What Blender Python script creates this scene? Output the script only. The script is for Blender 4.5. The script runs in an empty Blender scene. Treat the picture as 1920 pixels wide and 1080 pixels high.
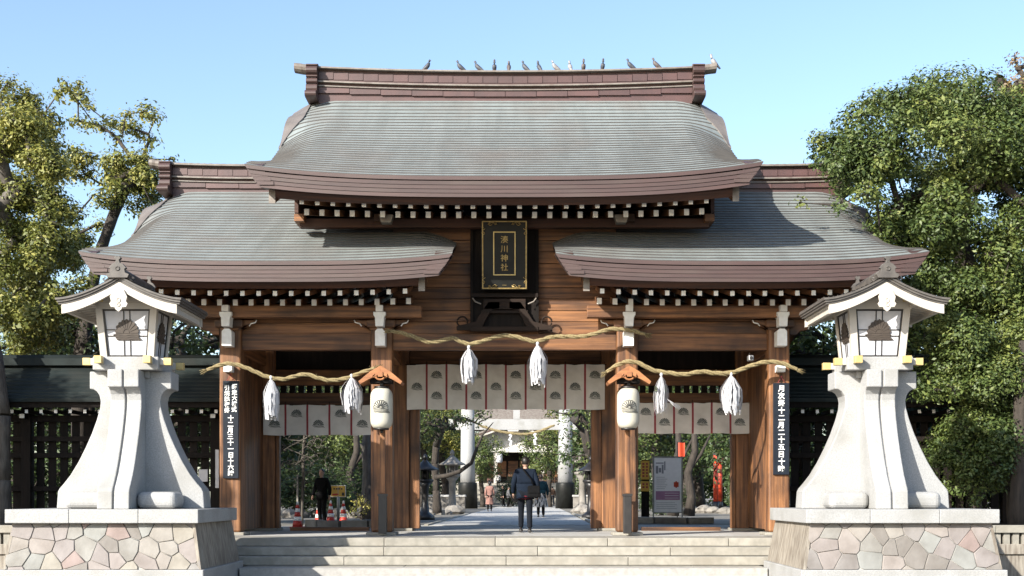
import bpy, bmesh, math, random
import numpy as np
from mathutils import Vector, Matrix
R = math.radians
PI = math.pi
sc = bpy.context.scene
col = sc.collection

# ---------------------------------------------------------------- camera, sky, sun, exposure
EYE = 0.85
F = 2500.0                       # focal length in photo pixels (1920 wide)
cam = bpy.data.cameras.new('camera')
cam.sensor_width = 36.0
cam.lens = 36.0 * F / 1920.0
cam.shift_y = (929.5 - 540.0) / 1920.0
cam.clip_start = 0.1
cam.clip_end = 3000
camo = bpy.data.objects.new('camera', cam)
camo.location = (0, 0, EYE)
camo.rotation_euler = (R(90), 0, 0)
col.objects.link(camo)
sc.camera = camo

SUN_EL, SUN_AZ = R(27), R(43)    # sun in front and to the left
sv = Vector((-math.sin(SUN_AZ) * math.cos(SUN_EL), -math.cos(SUN_AZ) * math.cos(SUN_EL), math.sin(SUN_EL)))
world = bpy.data.worlds.new('World')
sc.world = world
world.use_nodes = True
wn = world.node_tree.nodes
wl = world.node_tree.links
wn.clear()
sky = wn.new('ShaderNodeTexSky')
sky.sky_type = 'NISHITA'
sky.sun_disc = False
sky.sun_elevation = SUN_EL
sky.sun_rotation = PI + SUN_AZ
sky.altitude = 50
sky.air_density = 1.0
sky.dust_density = 1.2
sky.ozone_density = 1.7
bg = wn.new('ShaderNodeBackground')
bg.inputs['Strength'].default_value = 0.132
wo = wn.new('ShaderNodeOutputWorld')
wl.new(sky.outputs[0], bg.inputs[0])
wl.new(bg.outputs[0], wo.inputs[0])
sun = bpy.data.lights.new('sun', 'SUN')
sun.energy = 5.0
sun.angle = R(0.5)
sun.color = (1.0, 0.95, 0.86)
suno = bpy.data.objects.new('sun', sun)
suno.rotation_euler = (-sv).to_track_quat('-Z', 'Y').to_euler()
col.objects.link(suno)
sc.view_settings.view_transform = 'Standard'
sc.view_settings.look = 'None'
sc.view_settings.gamma = 1
sc.view_settings.exposure = 1.15
sc.cycles.max_bounces = 6
sc.cycles.diffuse_bounces = 2
sc.cycles.transparent_max_bounces = 4
sc.cycles.use_denoising = True

# ---------------------------------------------------------------- helpers
def P(px, py, Y):
    return Vector(((px - 960.0) * Y / F, Y, EYE + (929.5 - py) * Y / F))
def PX(px, Y): return (px - 960.0) * Y / F
def PZ(py, Y): return EYE + (929.5 - py) * Y / F

class MB:
    def __init__(s):
        s.v = []; s.f = []; s.m = []; s.sm = []
    def add(s, vs, fs, mi=0, smooth=False):
        o = len(s.v)
        s.v.extend([tuple(p) for p in vs])
        for q in fs:
            s.f.append(tuple(i + o for i in q)); s.m.append(mi); s.sm.append(smooth)
        return s
    def box(s, x0, x1, y0, y1, z0, z1, mi=0, front=None):
        vs = [(x0,y0,z0),(x1,y0,z0),(x1,y1,z0),(x0,y1,z0),(x0,y0,z1),(x1,y0,z1),(x1,y1,z1),(x0,y1,z1)]
        s.add(vs, [(0,3,2,1),(4,5,6,7),(1,2,6,5),(2,3,7,6),(3,0,4,7)], mi)
        s.add(vs, [(0,1,5,4)], mi if front is None else front)
        return s
    def cbox(s, cx, cy, cz, w, d, h, mi=0, front=None):
        return s.box(cx-w/2, cx+w/2, cy-d/2, cy+d/2, cz-h/2, cz+h/2, mi, front)
    def prism(s, poly, axis, a0, a1, mi=0, smooth=False, caps=True):
        n = len(poly)
        def mk(p, a):
            if axis == 'x': return (a, p[0], p[1])
            if axis == 'y': return (p[0], a, p[1])
            return (p[0], p[1], a)
        vs = [mk(p, a0) for p in poly] + [mk(p, a1) for p in poly]
        s.add(vs, [(i, (i+1) % n, (i+1) % n + n, i + n) for i in range(n)], mi, smooth)
        if caps: s.add(vs, [tuple(range(n)), tuple(range(2*n-1, n-1, -1))], mi)
        return s
    def loft(s, rings, mi=0, smooth=True, caps=True, closed=True):
        n = len(rings[0]); vs = [p for r in rings for p in r]; fs = []
        for k in range(len(rings)-1):
            for i in range(n if closed else n-1):
                j = (i+1) % n
                fs.append((k*n+i, k*n+j, (k+1)*n+j, (k+1)*n+i))
        s.add(vs, fs, mi, smooth)
        if caps and closed:
            s.add(rings[0], [tuple(range(n))], mi); s.add(rings[-1], [tuple(range(n))], mi)
        return s
    def tube(s, path, r, n=8, mi=0, caps=True):
        path = [Vector(p) for p in path]
        rr = r if hasattr(r, '__len__') else [r]*len(path)
        rings = []; up = Vector((0,0,1))
        for i, p in enumerate(path):
            d = (path[min(i+1, len(path)-1)] - path[max(i-1, 0)])
            if d.length < 1e-9: d = Vector((0,0,1))
            d.normalize()
            u = up if abs(d.dot(up)) < 0.95 else Vector((1,0,0))
            a = d.cross(u).normalized(); b = d.cross(a)
            rings.append([p + (a*math.cos(2*PI*k/n) + b*math.sin(2*PI*k/n))*rr[i] for k in range(n)])
        return s.loft(rings, mi, True, caps)
    def lathe(s, prof, cx=0, cy=0, n=20, mi=0, sx=1, sy=1):
        return s.loft([[(cx + r*sx*math.cos(2*PI*k/n), cy + r*sy*math.sin(2*PI*k/n), z) for k in range(n)] for r, z in prof], mi, True, True)
    def mesh(s, name, mats):
        me = bpy.data.meshes.new(name)
        me.from_pydata(s.v, [], s.f)
        for m in mats: me.materials.append(m)
        me.polygons.foreach_set('material_index', s.m)
        me.polygons.foreach_set('use_smooth', s.sm)
        bm = bmesh.new(); bm.from_mesh(me)
        bmesh.ops.remove_doubles(bm, verts=bm.verts, dist=1e-5)
        bmesh.ops.recalc_face_normals(bm, faces=bm.faces)
        bm.to_mesh(me); bm.free()
        return me

def lst(m): return m if isinstance(m, (list, tuple)) else [m]
def tag(o, label=None, cat=None, group=None, kind=None):
    for k, v in (('label', label), ('category', cat), ('group', group), ('kind', kind)):
        if v: o[k] = v
    return o
def thing(name, label, cat, loc=(0,0,0), rz=0, group=None):
    o = bpy.data.objects.new(name, None); o.location = loc; o.rotation_euler = (0,0,rz)
    o.empty_display_size = 0.2
    col.objects.link(o)
    return tag(o, label, cat, group)
def put(name, me, parent=None, loc=(0,0,0), rot=(0,0,0), bevel=0):
    o = bpy.data.objects.new(name, me); o.location = loc; o.rotation_euler = rot
    if parent is not None: o.parent = parent
    col.objects.link(o)
    if bevel:
        b = o.modifiers.new('bevel', 'BEVEL'); b.width = bevel; b.segments = 2; b.limit_method = 'ANGLE'; b.angle_limit = R(40)
    return o
def part(name, mb, mats, parent=None, loc=(0,0,0), rot=(0,0,0), bevel=0, world=False):
    """one mesh object; world=True: the shape is given in world coordinates of an unrotated parent"""
    if world and parent is not None:
        L = parent.location.copy(); q = parent.parent
        while q is not None: L = L + q.location; q = q.parent
        mb.v = [(x - L.x, y - L.y, z - L.z) for x, y, z in mb.v]
    return put(name, mb.mesh(name, lst(mats)), parent, loc, rot, bevel)
def kids(o): return [c for c in bpy.data.objects if c.parent is o]
def copy_tree(o, kidmap, parent=None):
    c = o.copy(); col.objects.link(c)
    if parent is not None: c.parent = parent
    for ch in kidmap.get(o.name, []): copy_tree(ch, kidmap, c)
    return c
def kid_map(root):
    km = {}
    def rec(o):
        km[o.name] = kids(o)
        for c in km[o.name]: rec(c)
    rec(root); return km
def struct(name, mb, mats, bevel=0):
    return tag(part(name, mb, mats, bevel=bevel), kind='structure')

# ---------------------------------------------------------------- materials
KA = 0.68
def mat(name, c1, c2=None, scale=3.0, rough=0.7, bump=0.0, bscale=None, stretch=(1,1,1), metal=0.0, rnd=0.0, detail=6, lo=0.35, hi=0.65, c3=None, s3=0.6, spec=0.5, t3=(0.5,0.7)):
    m = bpy.data.materials.new(name); m.use_nodes = True
    n = m.node_tree.nodes; l = m.node_tree.links
    b = n['Principled BSDF']
    b.inputs['Roughness'].default_value = rough
    b.inputs['Metallic'].default_value = metal
    b.inputs['Specular IOR Level'].default_value = spec
    if c2 is None: c2 = tuple(v*0.8 for v in c1)
    c1, c2 = tuple(v*KA for v in c1), tuple(v*KA for v in c2)
    if c3 is not None: c3 = tuple(v*KA for v in c3)
    tc = n.new('ShaderNodeTexCoord'); mp = n.new('ShaderNodeMapping')
    mp.inputs['Scale'].default_value = stretch
    oi = n.new('ShaderNodeObjectInfo')
    add = n.new('ShaderNodeVectorMath'); add.operation = 'ADD'
    sc_ = n.new('ShaderNodeMath'); sc_.operation = 'MULTIPLY'; sc_.inputs[1].default_value = 37.0
    l.new(oi.outputs['Random'], sc_.inputs[0])
    l.new(tc.outputs['Object'], add.inputs[0]); l.new(sc_.outputs[0], add.inputs[1])
    l.new(add.outputs[0], mp.inputs[0])
    tx = n.new('ShaderNodeTexNoise'); tx.inputs['Scale'].default_value = scale; tx.inputs['Detail'].default_value = detail
    l.new(mp.outputs[0], tx.inputs['Vector'])
    rp = n.new('ShaderNodeValToRGB')
    rp.color_ramp.elements[0].position = lo; rp.color_ramp.elements[1].position = hi
    rp.color_ramp.elements[0].color = (*c2, 1); rp.color_ramp.elements[1].color = (*c1, 1)
    l.new(tx.outputs['Fac'], rp.inputs[0])
    out = rp.outputs[0]
    if c3 is not None:
        t3_ = n.new('ShaderNodeTexNoise'); t3_.inputs['Scale'].default_value = s3; t3_.inputs['Detail'].default_value = 4
        l.new(add.outputs[0], t3_.inputs['Vector'])
        mr = n.new('ShaderNodeMapRange'); mr.inputs[1].default_value = t3[0]; mr.inputs[2].default_value = t3[1]
        l.new(t3_.outputs['Fac'], mr.inputs[0])
        mx = n.new('ShaderNodeMix'); mx.data_type = 'RGBA'
        l.new(mr.outputs[0], mx.inputs[0]); l.new(out, mx.inputs[6]); mx.inputs[7].default_value = (*c3, 1)
        out = mx.outputs[2]
    if rnd:
        hs = n.new('ShaderNodeHueSaturation')
        mr2 = n.new('ShaderNodeMapRange'); mr2.inputs[3].default_value = 1-rnd; mr2.inputs[4].default_value = 1+rnd
        l.new(oi.outputs['Random'], mr2.inputs[0]); l.new(mr2.outputs[0], hs.inputs['Value'])
        l.new(out, hs.inputs['Color']); out = hs.outputs[0]
    l.new(out, b.inputs['Base Color'])
    if bump:
        bt = n.new('ShaderNodeTexNoise'); bt.inputs['Scale'].default_value = bscale or scale*4; bt.inputs['Detail'].default_value = 5
        l.new(mp.outputs[0], bt.inputs['Vector'])
        bn = n.new('ShaderNodeBump'); bn.inputs['Strength'].default_value = bump; bn.inputs['Distance'].default_value = 0.02
        l.new(bt.outputs['Fac'], bn.inputs['Height']); l.new(bn.outputs[0], b.inputs['Normal'])
    return m

M = {}
WC1, WC2, WC3 = (0.36, 0.158, 0.058), (0.105, 0.042, 0.017), (0.035, 0.017, 0.010)
M['wood_v'] = mat('wood_upright', WC1, WC2, 2.0, 0.62, 0.35, 5, (7, 7, 0.35), rnd=0.18, c3=WC3, s3=1.3, t3=(0.48, 0.78), lo=.36, hi=.66)
M['wood_h'] = mat('wood_level', WC1, WC2, 2.0, 0.62, 0.35, 5, (0.35, 7, 7), rnd=0.25, c3=WC3, s3=0.9, t3=(0.44, 0.72))
M['wood_d'] = mat('wood_deep', WC1, WC2, 2.0, 0.62, 0.3, 5, (7, 0.35, 7), rnd=0.15)
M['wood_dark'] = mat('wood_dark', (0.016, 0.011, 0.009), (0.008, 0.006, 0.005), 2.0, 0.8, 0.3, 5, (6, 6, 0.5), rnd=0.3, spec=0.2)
M['wood_fresh'] = mat('wood_fresh', (0.48, 0.20, 0.07), (0.30, 0.11, 0.04), 2.0, 0.6, 0.2, 5, (0.5, 6, 6))
M['wood_shaded'] = mat('eave_wood_painted_shade', (0.095, 0.032, 0.015), (0.045, 0.016, 0.009), 2.0, 0.65, 0.3, 5, (0.35, 7, 7))  # wood tone darkened to paint in the shade beneath the eaves
M['strut'] = mat('blackened_strut_wood', (0.034, 0.020, 0.014), (0.018, 0.012, 0.009), 2.0, 0.75, 0.3, 5, (0.5, 5, 5), spec=0.2)
M['wend'] = mat('white_painted_end', (1.08, 1.07, 1.03), (0.95, 0.93, 0.88), 9, 0.6, rnd=0.05)
M['copper_roof'] = mat('weathered_copper_sheet', (0.30, 0.335, 0.328), (0.235, 0.263, 0.257), 1.1, 0.65, 0.08, 9, (2.6, 0.22, 0.22), metal=0.0, c3=(0.245, 0.225, 0.205), s3=0.6, t3=(0.5, 0.8), spec=0.25)
M['course_shade'] = mat('riser_painted_overlap_shade', (0.075, 0.068, 0.062), (0.05, 0.046, 0.042), 3, 0.6)  # dark riser faces paint in the shadow line under each roof course
M['copper_cap'] = mat('brown_grey_copper_cap', (0.21, 0.185, 0.17), (0.15, 0.13, 0.118), 2, 0.6)
M['copper_eave'] = mat('brown_copper_fascia', (0.088, 0.046, 0.040), (0.064, 0.034, 0.030), 1.5, 0.5, 0.1, 8, (0.5, 3, 3), rnd=0.08, c3=(0.088, 0.056, 0.047), s3=0.8, spec=0.6)
M['copper_ridge'] = mat('purple_brown_copper', (0.115, 0.055, 0.050), (0.082, 0.041, 0.038), 2.0, 0.5, 0.1, 8, rnd=0.13, spec=0.6)
M['copper_pale'] = mat('pale_oxidised_copper', (0.27, 0.24, 0.205), (0.18, 0.145, 0.12), 5.0, 0.55, 0.15, 14, spec=0.6)
M['granite'] = mat('white_granite', (0.49, 0.49, 0.485), (0.37, 0.37, 0.367), 45, 0.7, 0.2, 80, c3=(0.33, 0.325, 0.305), s3=1.4, t3=(0.48, 0.74))
M['plaster'] = mat('white_painted_timber', (0.66, 0.61, 0.54), (0.60, 0.55, 0.48), 5, 0.55)
M['gold'] = mat('gilded_metal', (0.80, 0.62, 0.27), (0.70, 0.52, 0.20), 9, 0.45, metal=0.3)
M['gold_dim'] = mat('old_gilding', (0.55, 0.40, 0.16), (0.38, 0.26, 0.09), 14, 0.4, metal=0.5)
M['lacquer'] = mat('black_lacquer', (0.014, 0.015, 0.013), (0.009, 0.009, 0.008), 4, 0.45, spec=0.25)
M['black_metal'] = mat('black_metal', (0.03, 0.026, 0.024), (0.018, 0.016, 0.015), 6, 0.45)
M['step'] = mat('cream_granite_step', (0.42, 0.392, 0.335), (0.31, 0.29, 0.245), 6, 0.75, 0.15, 50, rnd=0.09, c3=(0.30, 0.27, 0.22), s3=1.3, t3=(0.52, 0.75))
M['pave'] = mat('grey_paving', (0.58, 0.565, 0.54), (0.48, 0.47, 0.445), 7, 0.8, 0.1, 50, rnd=0.10)
M['ground'] = mat('sandy_ground', (0.26, 0.24, 0.205), (0.17, 0.155, 0.13), 1.3, 0.9, 0.3, 30)
M['joint'] = mat('mortar', (0.50, 0.48, 0.45), (0.40, 0.385, 0.36), 12, 0.9)
M['stone_side'] = mat('streaked_stone_slab', (0.40, 0.36, 0.30), (0.20, 0.165, 0.13), 3.0, 0.75, 0.2, 9, (5, 5, 0.7), rnd=0.08)
M['rope'] = mat('straw_rope', (0.36, 0.29, 0.145), (0.23, 0.175, 0.085), 30, 0.85, 0.3, 60)
M['paper'] = mat('white_paper', (0.72, 0.72, 0.75), (0.66, 0.66, 0.69), 10, 0.7)
M['cloth'] = mat('unbleached_cloth', (0.92, 0.885, 0.83), (0.80, 0.765, 0.71), 4, 0.85, 0.1, 30)
M['red_tape'] = mat('faded_red_tape', (0.42, 0.065, 0.075), (0.32, 0.05, 0.06), 8, 0.8)
M['crest'] = mat('dark_green_print', (0.12, 0.14, 0.13), (0.09, 0.105, 0.10), 8, 0.8)
M['crest_brown'] = mat('brown_bronze_crest', (0.085, 0.065, 0.05), (0.06, 0.045, 0.035), 8, 0.6)
M['lantern_paper'] = mat('cream_lantern_paper', (0.68, 0.65, 0.55), (0.62, 0.59, 0.49), 5, 0.55)
M['ink'] = mat('grey_ink', (0.10, 0.105, 0.10), (0.07, 0.07, 0.07), 8, 0.8)
M['board_navy'] = mat('blue_black_board', (0.014, 0.021, 0.034), (0.010, 0.015, 0.025), 5, 0.6, spec=0.25)
M['white'] = mat('white_lettering', (1.15, 1.15, 1.12), (1.08, 1.08, 1.05), 8, 0.6)
M['mossroof'] = mat('dark_green_copper_roof', (0.026, 0.036, 0.035), (0.015, 0.021, 0.020), 1.5, 0.75, 0.1, 8, c3=(0.036, 0.038, 0.034), s3=0.8, spec=0.2)
M['lroof'] = mat('dark_grey_copper_roof', (0.14, 0.125, 0.11), (0.085, 0.076, 0.068), 6, 0.5, 0.1, 12)
M['bark'] = mat('grey_brown_bark', (0.07, 0.055, 0.043), (0.032, 0.025, 0.019), 3.5, 0.9, 0.8, 10, (4, 4, 0.8))
M['bark_pale'] = mat('pale_bark', (0.17, 0.15, 0.125), (0.085, 0.072, 0.06), 3.5, 0.9, 0.6, 10, (3, 3, 0.8))
M['vermilion'] = mat('vermilion_paint', (0.72, 0.075, 0.02), (0.62, 0.06, 0.018), 3, 0.5)
M['orange'] = mat('cone_red', (0.70, 0.06, 0.035), (0.62, 0.05, 0.03), 3, 0.5)
M['yellow'] = mat('yellow_print', (0.85, 0.52, 0.08), (0.80, 0.47, 0.07), 3, 0.5)
M['steel'] = mat('grey_steel', (0.42, 0.42, 0.42), (0.35, 0.35, 0.35), 5, 0.4, metal=0.6)
M['print_grey'] = mat('grey_print', (0.36, 0.37, 0.39), (0.31, 0.32, 0.34), 6, 0.6)
M['print_mauve'] = mat('mauve_print', (0.52, 0.27, 0.42), (0.47, 0.24, 0.38), 6, 0.6)
M['rock'] = mat('garden_rock', (0.36, 0.33, 0.29), (0.20, 0.18, 0.155), 2.5, 0.85, 0.7, 6, rnd=0.15)
M['skin'] = mat('skin', (0.55, 0.34, 0.25), (0.50, 0.30, 0.22), 5, 0.5)
M['hair'] = mat('black_hair', (0.018, 0.014, 0.012), (0.010, 0.008, 0.007), 12, 0.5)
def cloth(name, c): return mat(name, c, tuple(v*0.75 for v in c), 9, 0.9, 0.15, 25, spec=0.15)

# irregular cladding stone: the hue of each stone comes from its own random number
def stone_mat():
    m = mat('pink_and_cream_cladding_stone', (0.72,0.72,0.72), (0.50,0.485,0.47), 3.2, 0.72, 0.25, 14, detail=8, lo=0.3, hi=0.68)
    n = m.node_tree.nodes; l = m.node_tree.links; b = n['Principled BSDF']
    oi = n.new('ShaderNodeObjectInfo'); rp = n.new('ShaderNodeValToRGB'); rp.color_ramp.interpolation = 'CONSTANT'
    cols = [(0.50,0.445,0.41),(0.47,0.455,0.42),(0.41,0.38,0.36),(0.51,0.475,0.43),(0.45,0.455,0.43),(0.48,0.425,0.40),(0.53,0.49,0.42),(0.46,0.415,0.40),(0.37,0.34,0.31),(0.49,0.47,0.45),(0.50,0.455,0.41),(0.49,0.38,0.35)]
    e = rp.color_ramp.elements
    while len(e) < len(cols): e.new(0.5)
    for i, c in enumerate(cols): e[i].position = i/len(cols); e[i].color = (*c, 1)
    mx = n.new('ShaderNodeMix'); mx.data_type = 'RGBA'; mx.blend_type = 'MULTIPLY'; mx.inputs[0].default_value = 1
    src = b.inputs['Base Color'].links[0].from_socket
    l.new(oi.outputs['Random'], rp.inputs[0]); l.new(rp.outputs[0], mx.inputs[6]); l.new(src, mx.inputs[7]); l.new(mx.outputs[2], b.inputs['Base Color'])
    return m
M['stone'] = stone_mat()

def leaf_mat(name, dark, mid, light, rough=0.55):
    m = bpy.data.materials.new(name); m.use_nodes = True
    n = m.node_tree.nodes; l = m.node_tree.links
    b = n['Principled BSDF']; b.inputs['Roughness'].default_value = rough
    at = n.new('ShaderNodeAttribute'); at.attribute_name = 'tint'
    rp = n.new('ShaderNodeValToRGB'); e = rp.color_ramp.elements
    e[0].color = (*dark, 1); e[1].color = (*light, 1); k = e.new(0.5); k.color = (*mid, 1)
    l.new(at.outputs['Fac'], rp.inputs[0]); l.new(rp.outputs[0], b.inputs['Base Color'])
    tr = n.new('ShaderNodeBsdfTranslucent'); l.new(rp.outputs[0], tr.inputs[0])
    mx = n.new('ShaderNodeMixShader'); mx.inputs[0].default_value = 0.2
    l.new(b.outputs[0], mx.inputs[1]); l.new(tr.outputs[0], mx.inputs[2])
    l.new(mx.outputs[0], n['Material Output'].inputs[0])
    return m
M['leaf_green'] = leaf_mat('evergreen_leaf', (0.026,0.048,0.014), (0.078,0.112,0.026), (0.19,0.21,0.05))
M['leaf_yellow'] = leaf_mat('yellowing_leaf', (0.050,0.072,0.016), (0.150,0.165,0.032), (0.34,0.30,0.07))
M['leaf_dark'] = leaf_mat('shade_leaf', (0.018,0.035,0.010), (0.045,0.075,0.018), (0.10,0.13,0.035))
M['leaf_rust'] = leaf_mat('rusty_leaf', (0.10,0.06,0.03), (0.20,0.13,0.06), (0.28,0.22,0.10))
# ---------------------------------------------------------------- ground, terrace, steps, path
GX = -0.16                                     # centre line of the gate
g = MB(); g.box(-1500, 1500, -60, 1500, -1.4, -0.85); struct('ground', g, M['ground'])
g = MB(); g.box(-120, 120, 27.3, 420, -1.3, -0.004); struct('terrace', g, M['ground'])
g = MB(); g.box(-120, -5.62, 26.98, 27.3, -1.3, -0.02); g.box(5.3, 120, 26.98, 27.3, -1.3, -0.02)
struct('terrace_wall', g, M['stone_side'])
NOSE = [(26.9, 0.0), (26.46, -0.17), (26.02, -0.34), (25.58, -0.51), (25.14, -0.68)]
steps = bpy.data.objects.new('steps', None); col.objects.link(steps); steps['kind'] = 'structure'
random.seed(5)
for k, (yn, zt) in enumerate(NOSE):
    xa, xb = (-5.62, 5.30) if k < 3 else (-5.16, 4.84)
    x = xa; ylim = 28.3 if k == 0 else NOSE[k-1][0] + 0.1
    while x < xb - 0.01:
        w = random.choice([2.1, 2.5, 2.9, 3.3]) * random.uniform(0.9, 1.1)
        x1 = min(x + w, xb)
        if xb - x1 < 0.9: x1 = xb
        b = MB(); b.box(x + 0.004, x1 - 0.004, yn + random.uniform(0, .006), ylim, zt - 0.166, zt + random.uniform(-.003, .0))
        part('step_block', b, M['step'], steps, bevel=0.012)
        x = x1
b = MB(); b.box(-5.6, 5.28, 26.93, 27.3, -0.9, -0.17); b.box(-5.15, 4.83, 25.2, 26.95, -0.9, -0.52)
b.box(-5.6, 5.28, 26.1, 27.0, -0.9, -0.35)
part('step_core', b, M['joint'], steps)
pav = bpy.data.objects.new('gate_floor', None); col.objects.link(pav); pav['kind'] = 'structure'
random.seed(8)
yy = 28.3
while yy < 37.4:
    x = -6.6 + random.uniform(0, .5); d = 0.9
    while x < 6.2:
        w = random.uniform(1.0, 1.5)
        b = MB(); b.box(x, x + w - 0.008, yy, yy + d - 0.008, -0.12, random.uniform(0.0, 0.003))
        part('paving_slab', b, M['pave'], pav)
        x += w
    yy += d
path = bpy.data.objects.new('stone_path', None); col.objects.link(path); path['kind'] = 'structure'
yy = 37.42; k = 0
while yy < 62:
    cx = -0.05 + 0.0165*(yy-37)
    off = 0.45 if k % 2 else 0
    xs = [-2.35] + [-2.35 + off + 0.94*i for i in range(1 if off == 0 else 0, 6) if -2.3 < -2.35 + off + 0.94*i < 2.3] + [2.35]
    for a, bb in zip(xs[:-1], xs[1:]):
        b = MB(); b.box(cx + a + .006, cx + bb - .006, yy, yy + 0.99, -0.1, 0.012 + random.uniform(0, 0.004))
        part('paving_slab', b, M['pave'], path)
    yy += 1.0; k += 1
b = MB(); b.add([(-1.95, 62, .013), (2.75, 62, .013), (3.7, 128, .013), (-.5, 128, .013)], [(0,1,2,3)])
o = part('far_paving', b, M['pave'], path)
for s, x0, x1 in ((-1, -2.47, -2.05), (1, 2.37, 2.85)):
    b = MB(); b.add([(x0, 37.4, 0), (x0 + .12, 37.4, 0), (x0+.12+.41, 62, 0), (x0+.41, 62, 0), (x0, 37.4, .05), (x0+.12, 37.4, .05), (x0+.12+.41, 62, .05), (x0+.41, 62, .05)],
          [(0,1,5,4),(1,2,6,5),(2,3,7,6),(3,0,4,7),(4,5,6,7)])
    part('kerb_strip', b, M['step'], path)

# ---------------------------------------------------------------- the shrine gate
gate = thing('shrine_gate', 'large timber shrine gate with a raised central copper roof and two lower side roofs', 'shrine gate', (GX, 28.5, 0))
def G(name, mb, mats, bevel=0, parent=None):
    """gate part; x is measured from the gate's centre line, y and z are world"""
    mb.v = [(x + GX, y, z) for x, y, z in mb.v]
    return part(name, mb, mats, parent or gate, bevel=bevel, world=True)

def curve(pts, y):
    if y <= pts[0][0]:
        (a, b), (c, d) = pts[0], pts[1]; return b + (d-b)/(c-a)*(y-a)
    for i in range(len(pts)-1):
        if y <= pts[i+1][0] + 1e-9:
            p0 = pts[max(i-1,0)]; p1 = pts[i]; p2 = pts[i+1]; p3 = pts[min(i+2,len(pts)-1)]
            h = p2[0]-p1[0]; u = (y-p1[0])/h
            m1 = (p2[1]-p0[1])/(p2[0]-p0[0]); m2 = (p3[1]-p1[1])/(p3[0]-p1[0])
            return (2*u**3-3*u*u+1)*p1[1] + (u**3-2*u*u+u)*h*m1 + (-2*u**3+3*u*u)*p2[1] + (u**3-u*u)*h*m2
    return pts[-1][1]
def sst(a, b, x):
    u = max(0, min(1, (x-a)/(b-a))); return u*u*(3-2*u)

class Roof:
    def __init__(s, x0, x1, prof, rl, rr, dl, dr, wl_, wr_):
        s.x0, s.x1, s.prof = x0, x1, prof
        s.rl, s.rr, s.dl, s.dr, s.wl, s.wr = rl, rr, dl, dr, wl_, wr_
        s.ye, s.yr = prof[0][0], prof[-1][0]
    def t(s, y): return (y - s.ye) / (s.yr - s.ye)
    def z(s, x, y):
        t = s.t(y); xm = (s.x0+s.x1)/2; h = (s.x1-s.x0)/2
        z = curve(s.prof, y); u = (x-xm)/h
        z += (s.rl if u < 0 else s.rr) * min(abs(u), 1.05)**3.2 * max(0, 1-t)**1.6
        gg = sst(0.02, 0.42, t) * (1 - .62*sst(.66, .80, t)) + .55*sst(.82, 1.0, t)
        if s.dl: z -= s.dl * max(0, min(1, (s.x0+s.wl-x)/s.wl))**1.7 * gg
        if s.dr: z -= s.dr * max(0, min(1, (x-s.x1+s.wr)/s.wr))**1.7 * gg
        return z
    def cover(s, nc, nx, seed):
        random.seed(seed)
        m = MB(); xs = [s.x0 + (s.x1-s.x0)*i/nx for i in range(nx+1)]
        mirrored = 2*s.yr
        for side in (0, 1):
            n2 = nc if side == 0 else nc//3
            for c in range(n2):
                ya = s.ye + (s.yr-s.ye)*c/n2; yb = s.ye + (s.yr-s.ye)*(c+1)/n2
                lift = 0.028 + random.uniform(-.0015, .0015)
                A = []; B = []; C = []
                for x in xs:
                    j = random.uniform(-.002, .002)
                    za = s.z(x, ya); zb = s.z(x, yb)
                    A.append((x, ya, za)); B.append((x, ya, za + lift + j)); C.append((x, yb, zb + 0.001))
                if side:
                    A, B, C = [[(x, mirrored-y, z) for x, y, z in r] for r in (A, B, C)]
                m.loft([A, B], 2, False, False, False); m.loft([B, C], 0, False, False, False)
        # closing underside
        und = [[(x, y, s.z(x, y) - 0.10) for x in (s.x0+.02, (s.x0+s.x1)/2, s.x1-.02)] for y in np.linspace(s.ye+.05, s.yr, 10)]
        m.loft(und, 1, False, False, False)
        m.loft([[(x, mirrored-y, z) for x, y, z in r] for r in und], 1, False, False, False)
        return m
    def fascia(s, nl, h, inset, seg=40):
        out = []
        for i in range(nl):
            for side in (0, 1):
                m = MB(); rings = []
                xa = s.x0 + inset*i; xb = s.x1 - inset*i
                for k in range(seg+1):
                    x = xa + (xb-xa)*k/seg
                    zt = s.z(x, s.ye) - 0.004 - h*i + (0.0 if i else 0.012); y = s.ye + 0.012*i + (0.0 if i else -0.012)
                    y2 = s.ye + 0.9
                    dz = s.z(x, y2) - s.z(x, s.ye) - .06
                    xl = s.x0 + inset*(i+1) + (s.x1 - s.x0 - 2*inset*(i+1))*k/seg
                    r = [(xl, y, zt-h+.004), (x, y, zt), (x, y2, zt+dz-0.1), (xl, y2, zt-h+dz-0.1)]
                    if side: r = [(a, 2*s.yr-b, c) for a, b, c in r]
                    rings.append(r)
                m.loft(rings, 0, False, True)
                out.append(m)
        # verge edges following the slope
        for sx in (0, 1):
            m = MB()
            for i in range(nl):
                rings = []
                ys = list(np.linspace(s.ye+0.02, s.yr, 24))
                ys = ys + [2*s.yr-y for y in ys[-2::-1]]
                for y in ys:
                    ysrc = y if y <= s.yr else 2*s.yr-y
                    xe = (s.x0 + inset*i) if sx == 0 else (s.x1 - inset*i)
                    xi = xe + (0.35 if sx == 0 else -0.35)
                    zt = s.z(s.x0 if sx == 0 else s.x1, ysrc) - .006 - h*i
                    rings.append([(xe + (inset if sx == 0 else -inset), y, zt-h+.004), (xe, y, zt), (xi, y, zt-.01), (xi, y, zt-h+.004)])
                m.loft(rings, 0, False, True)
            out.append(m)
        return out

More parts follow.
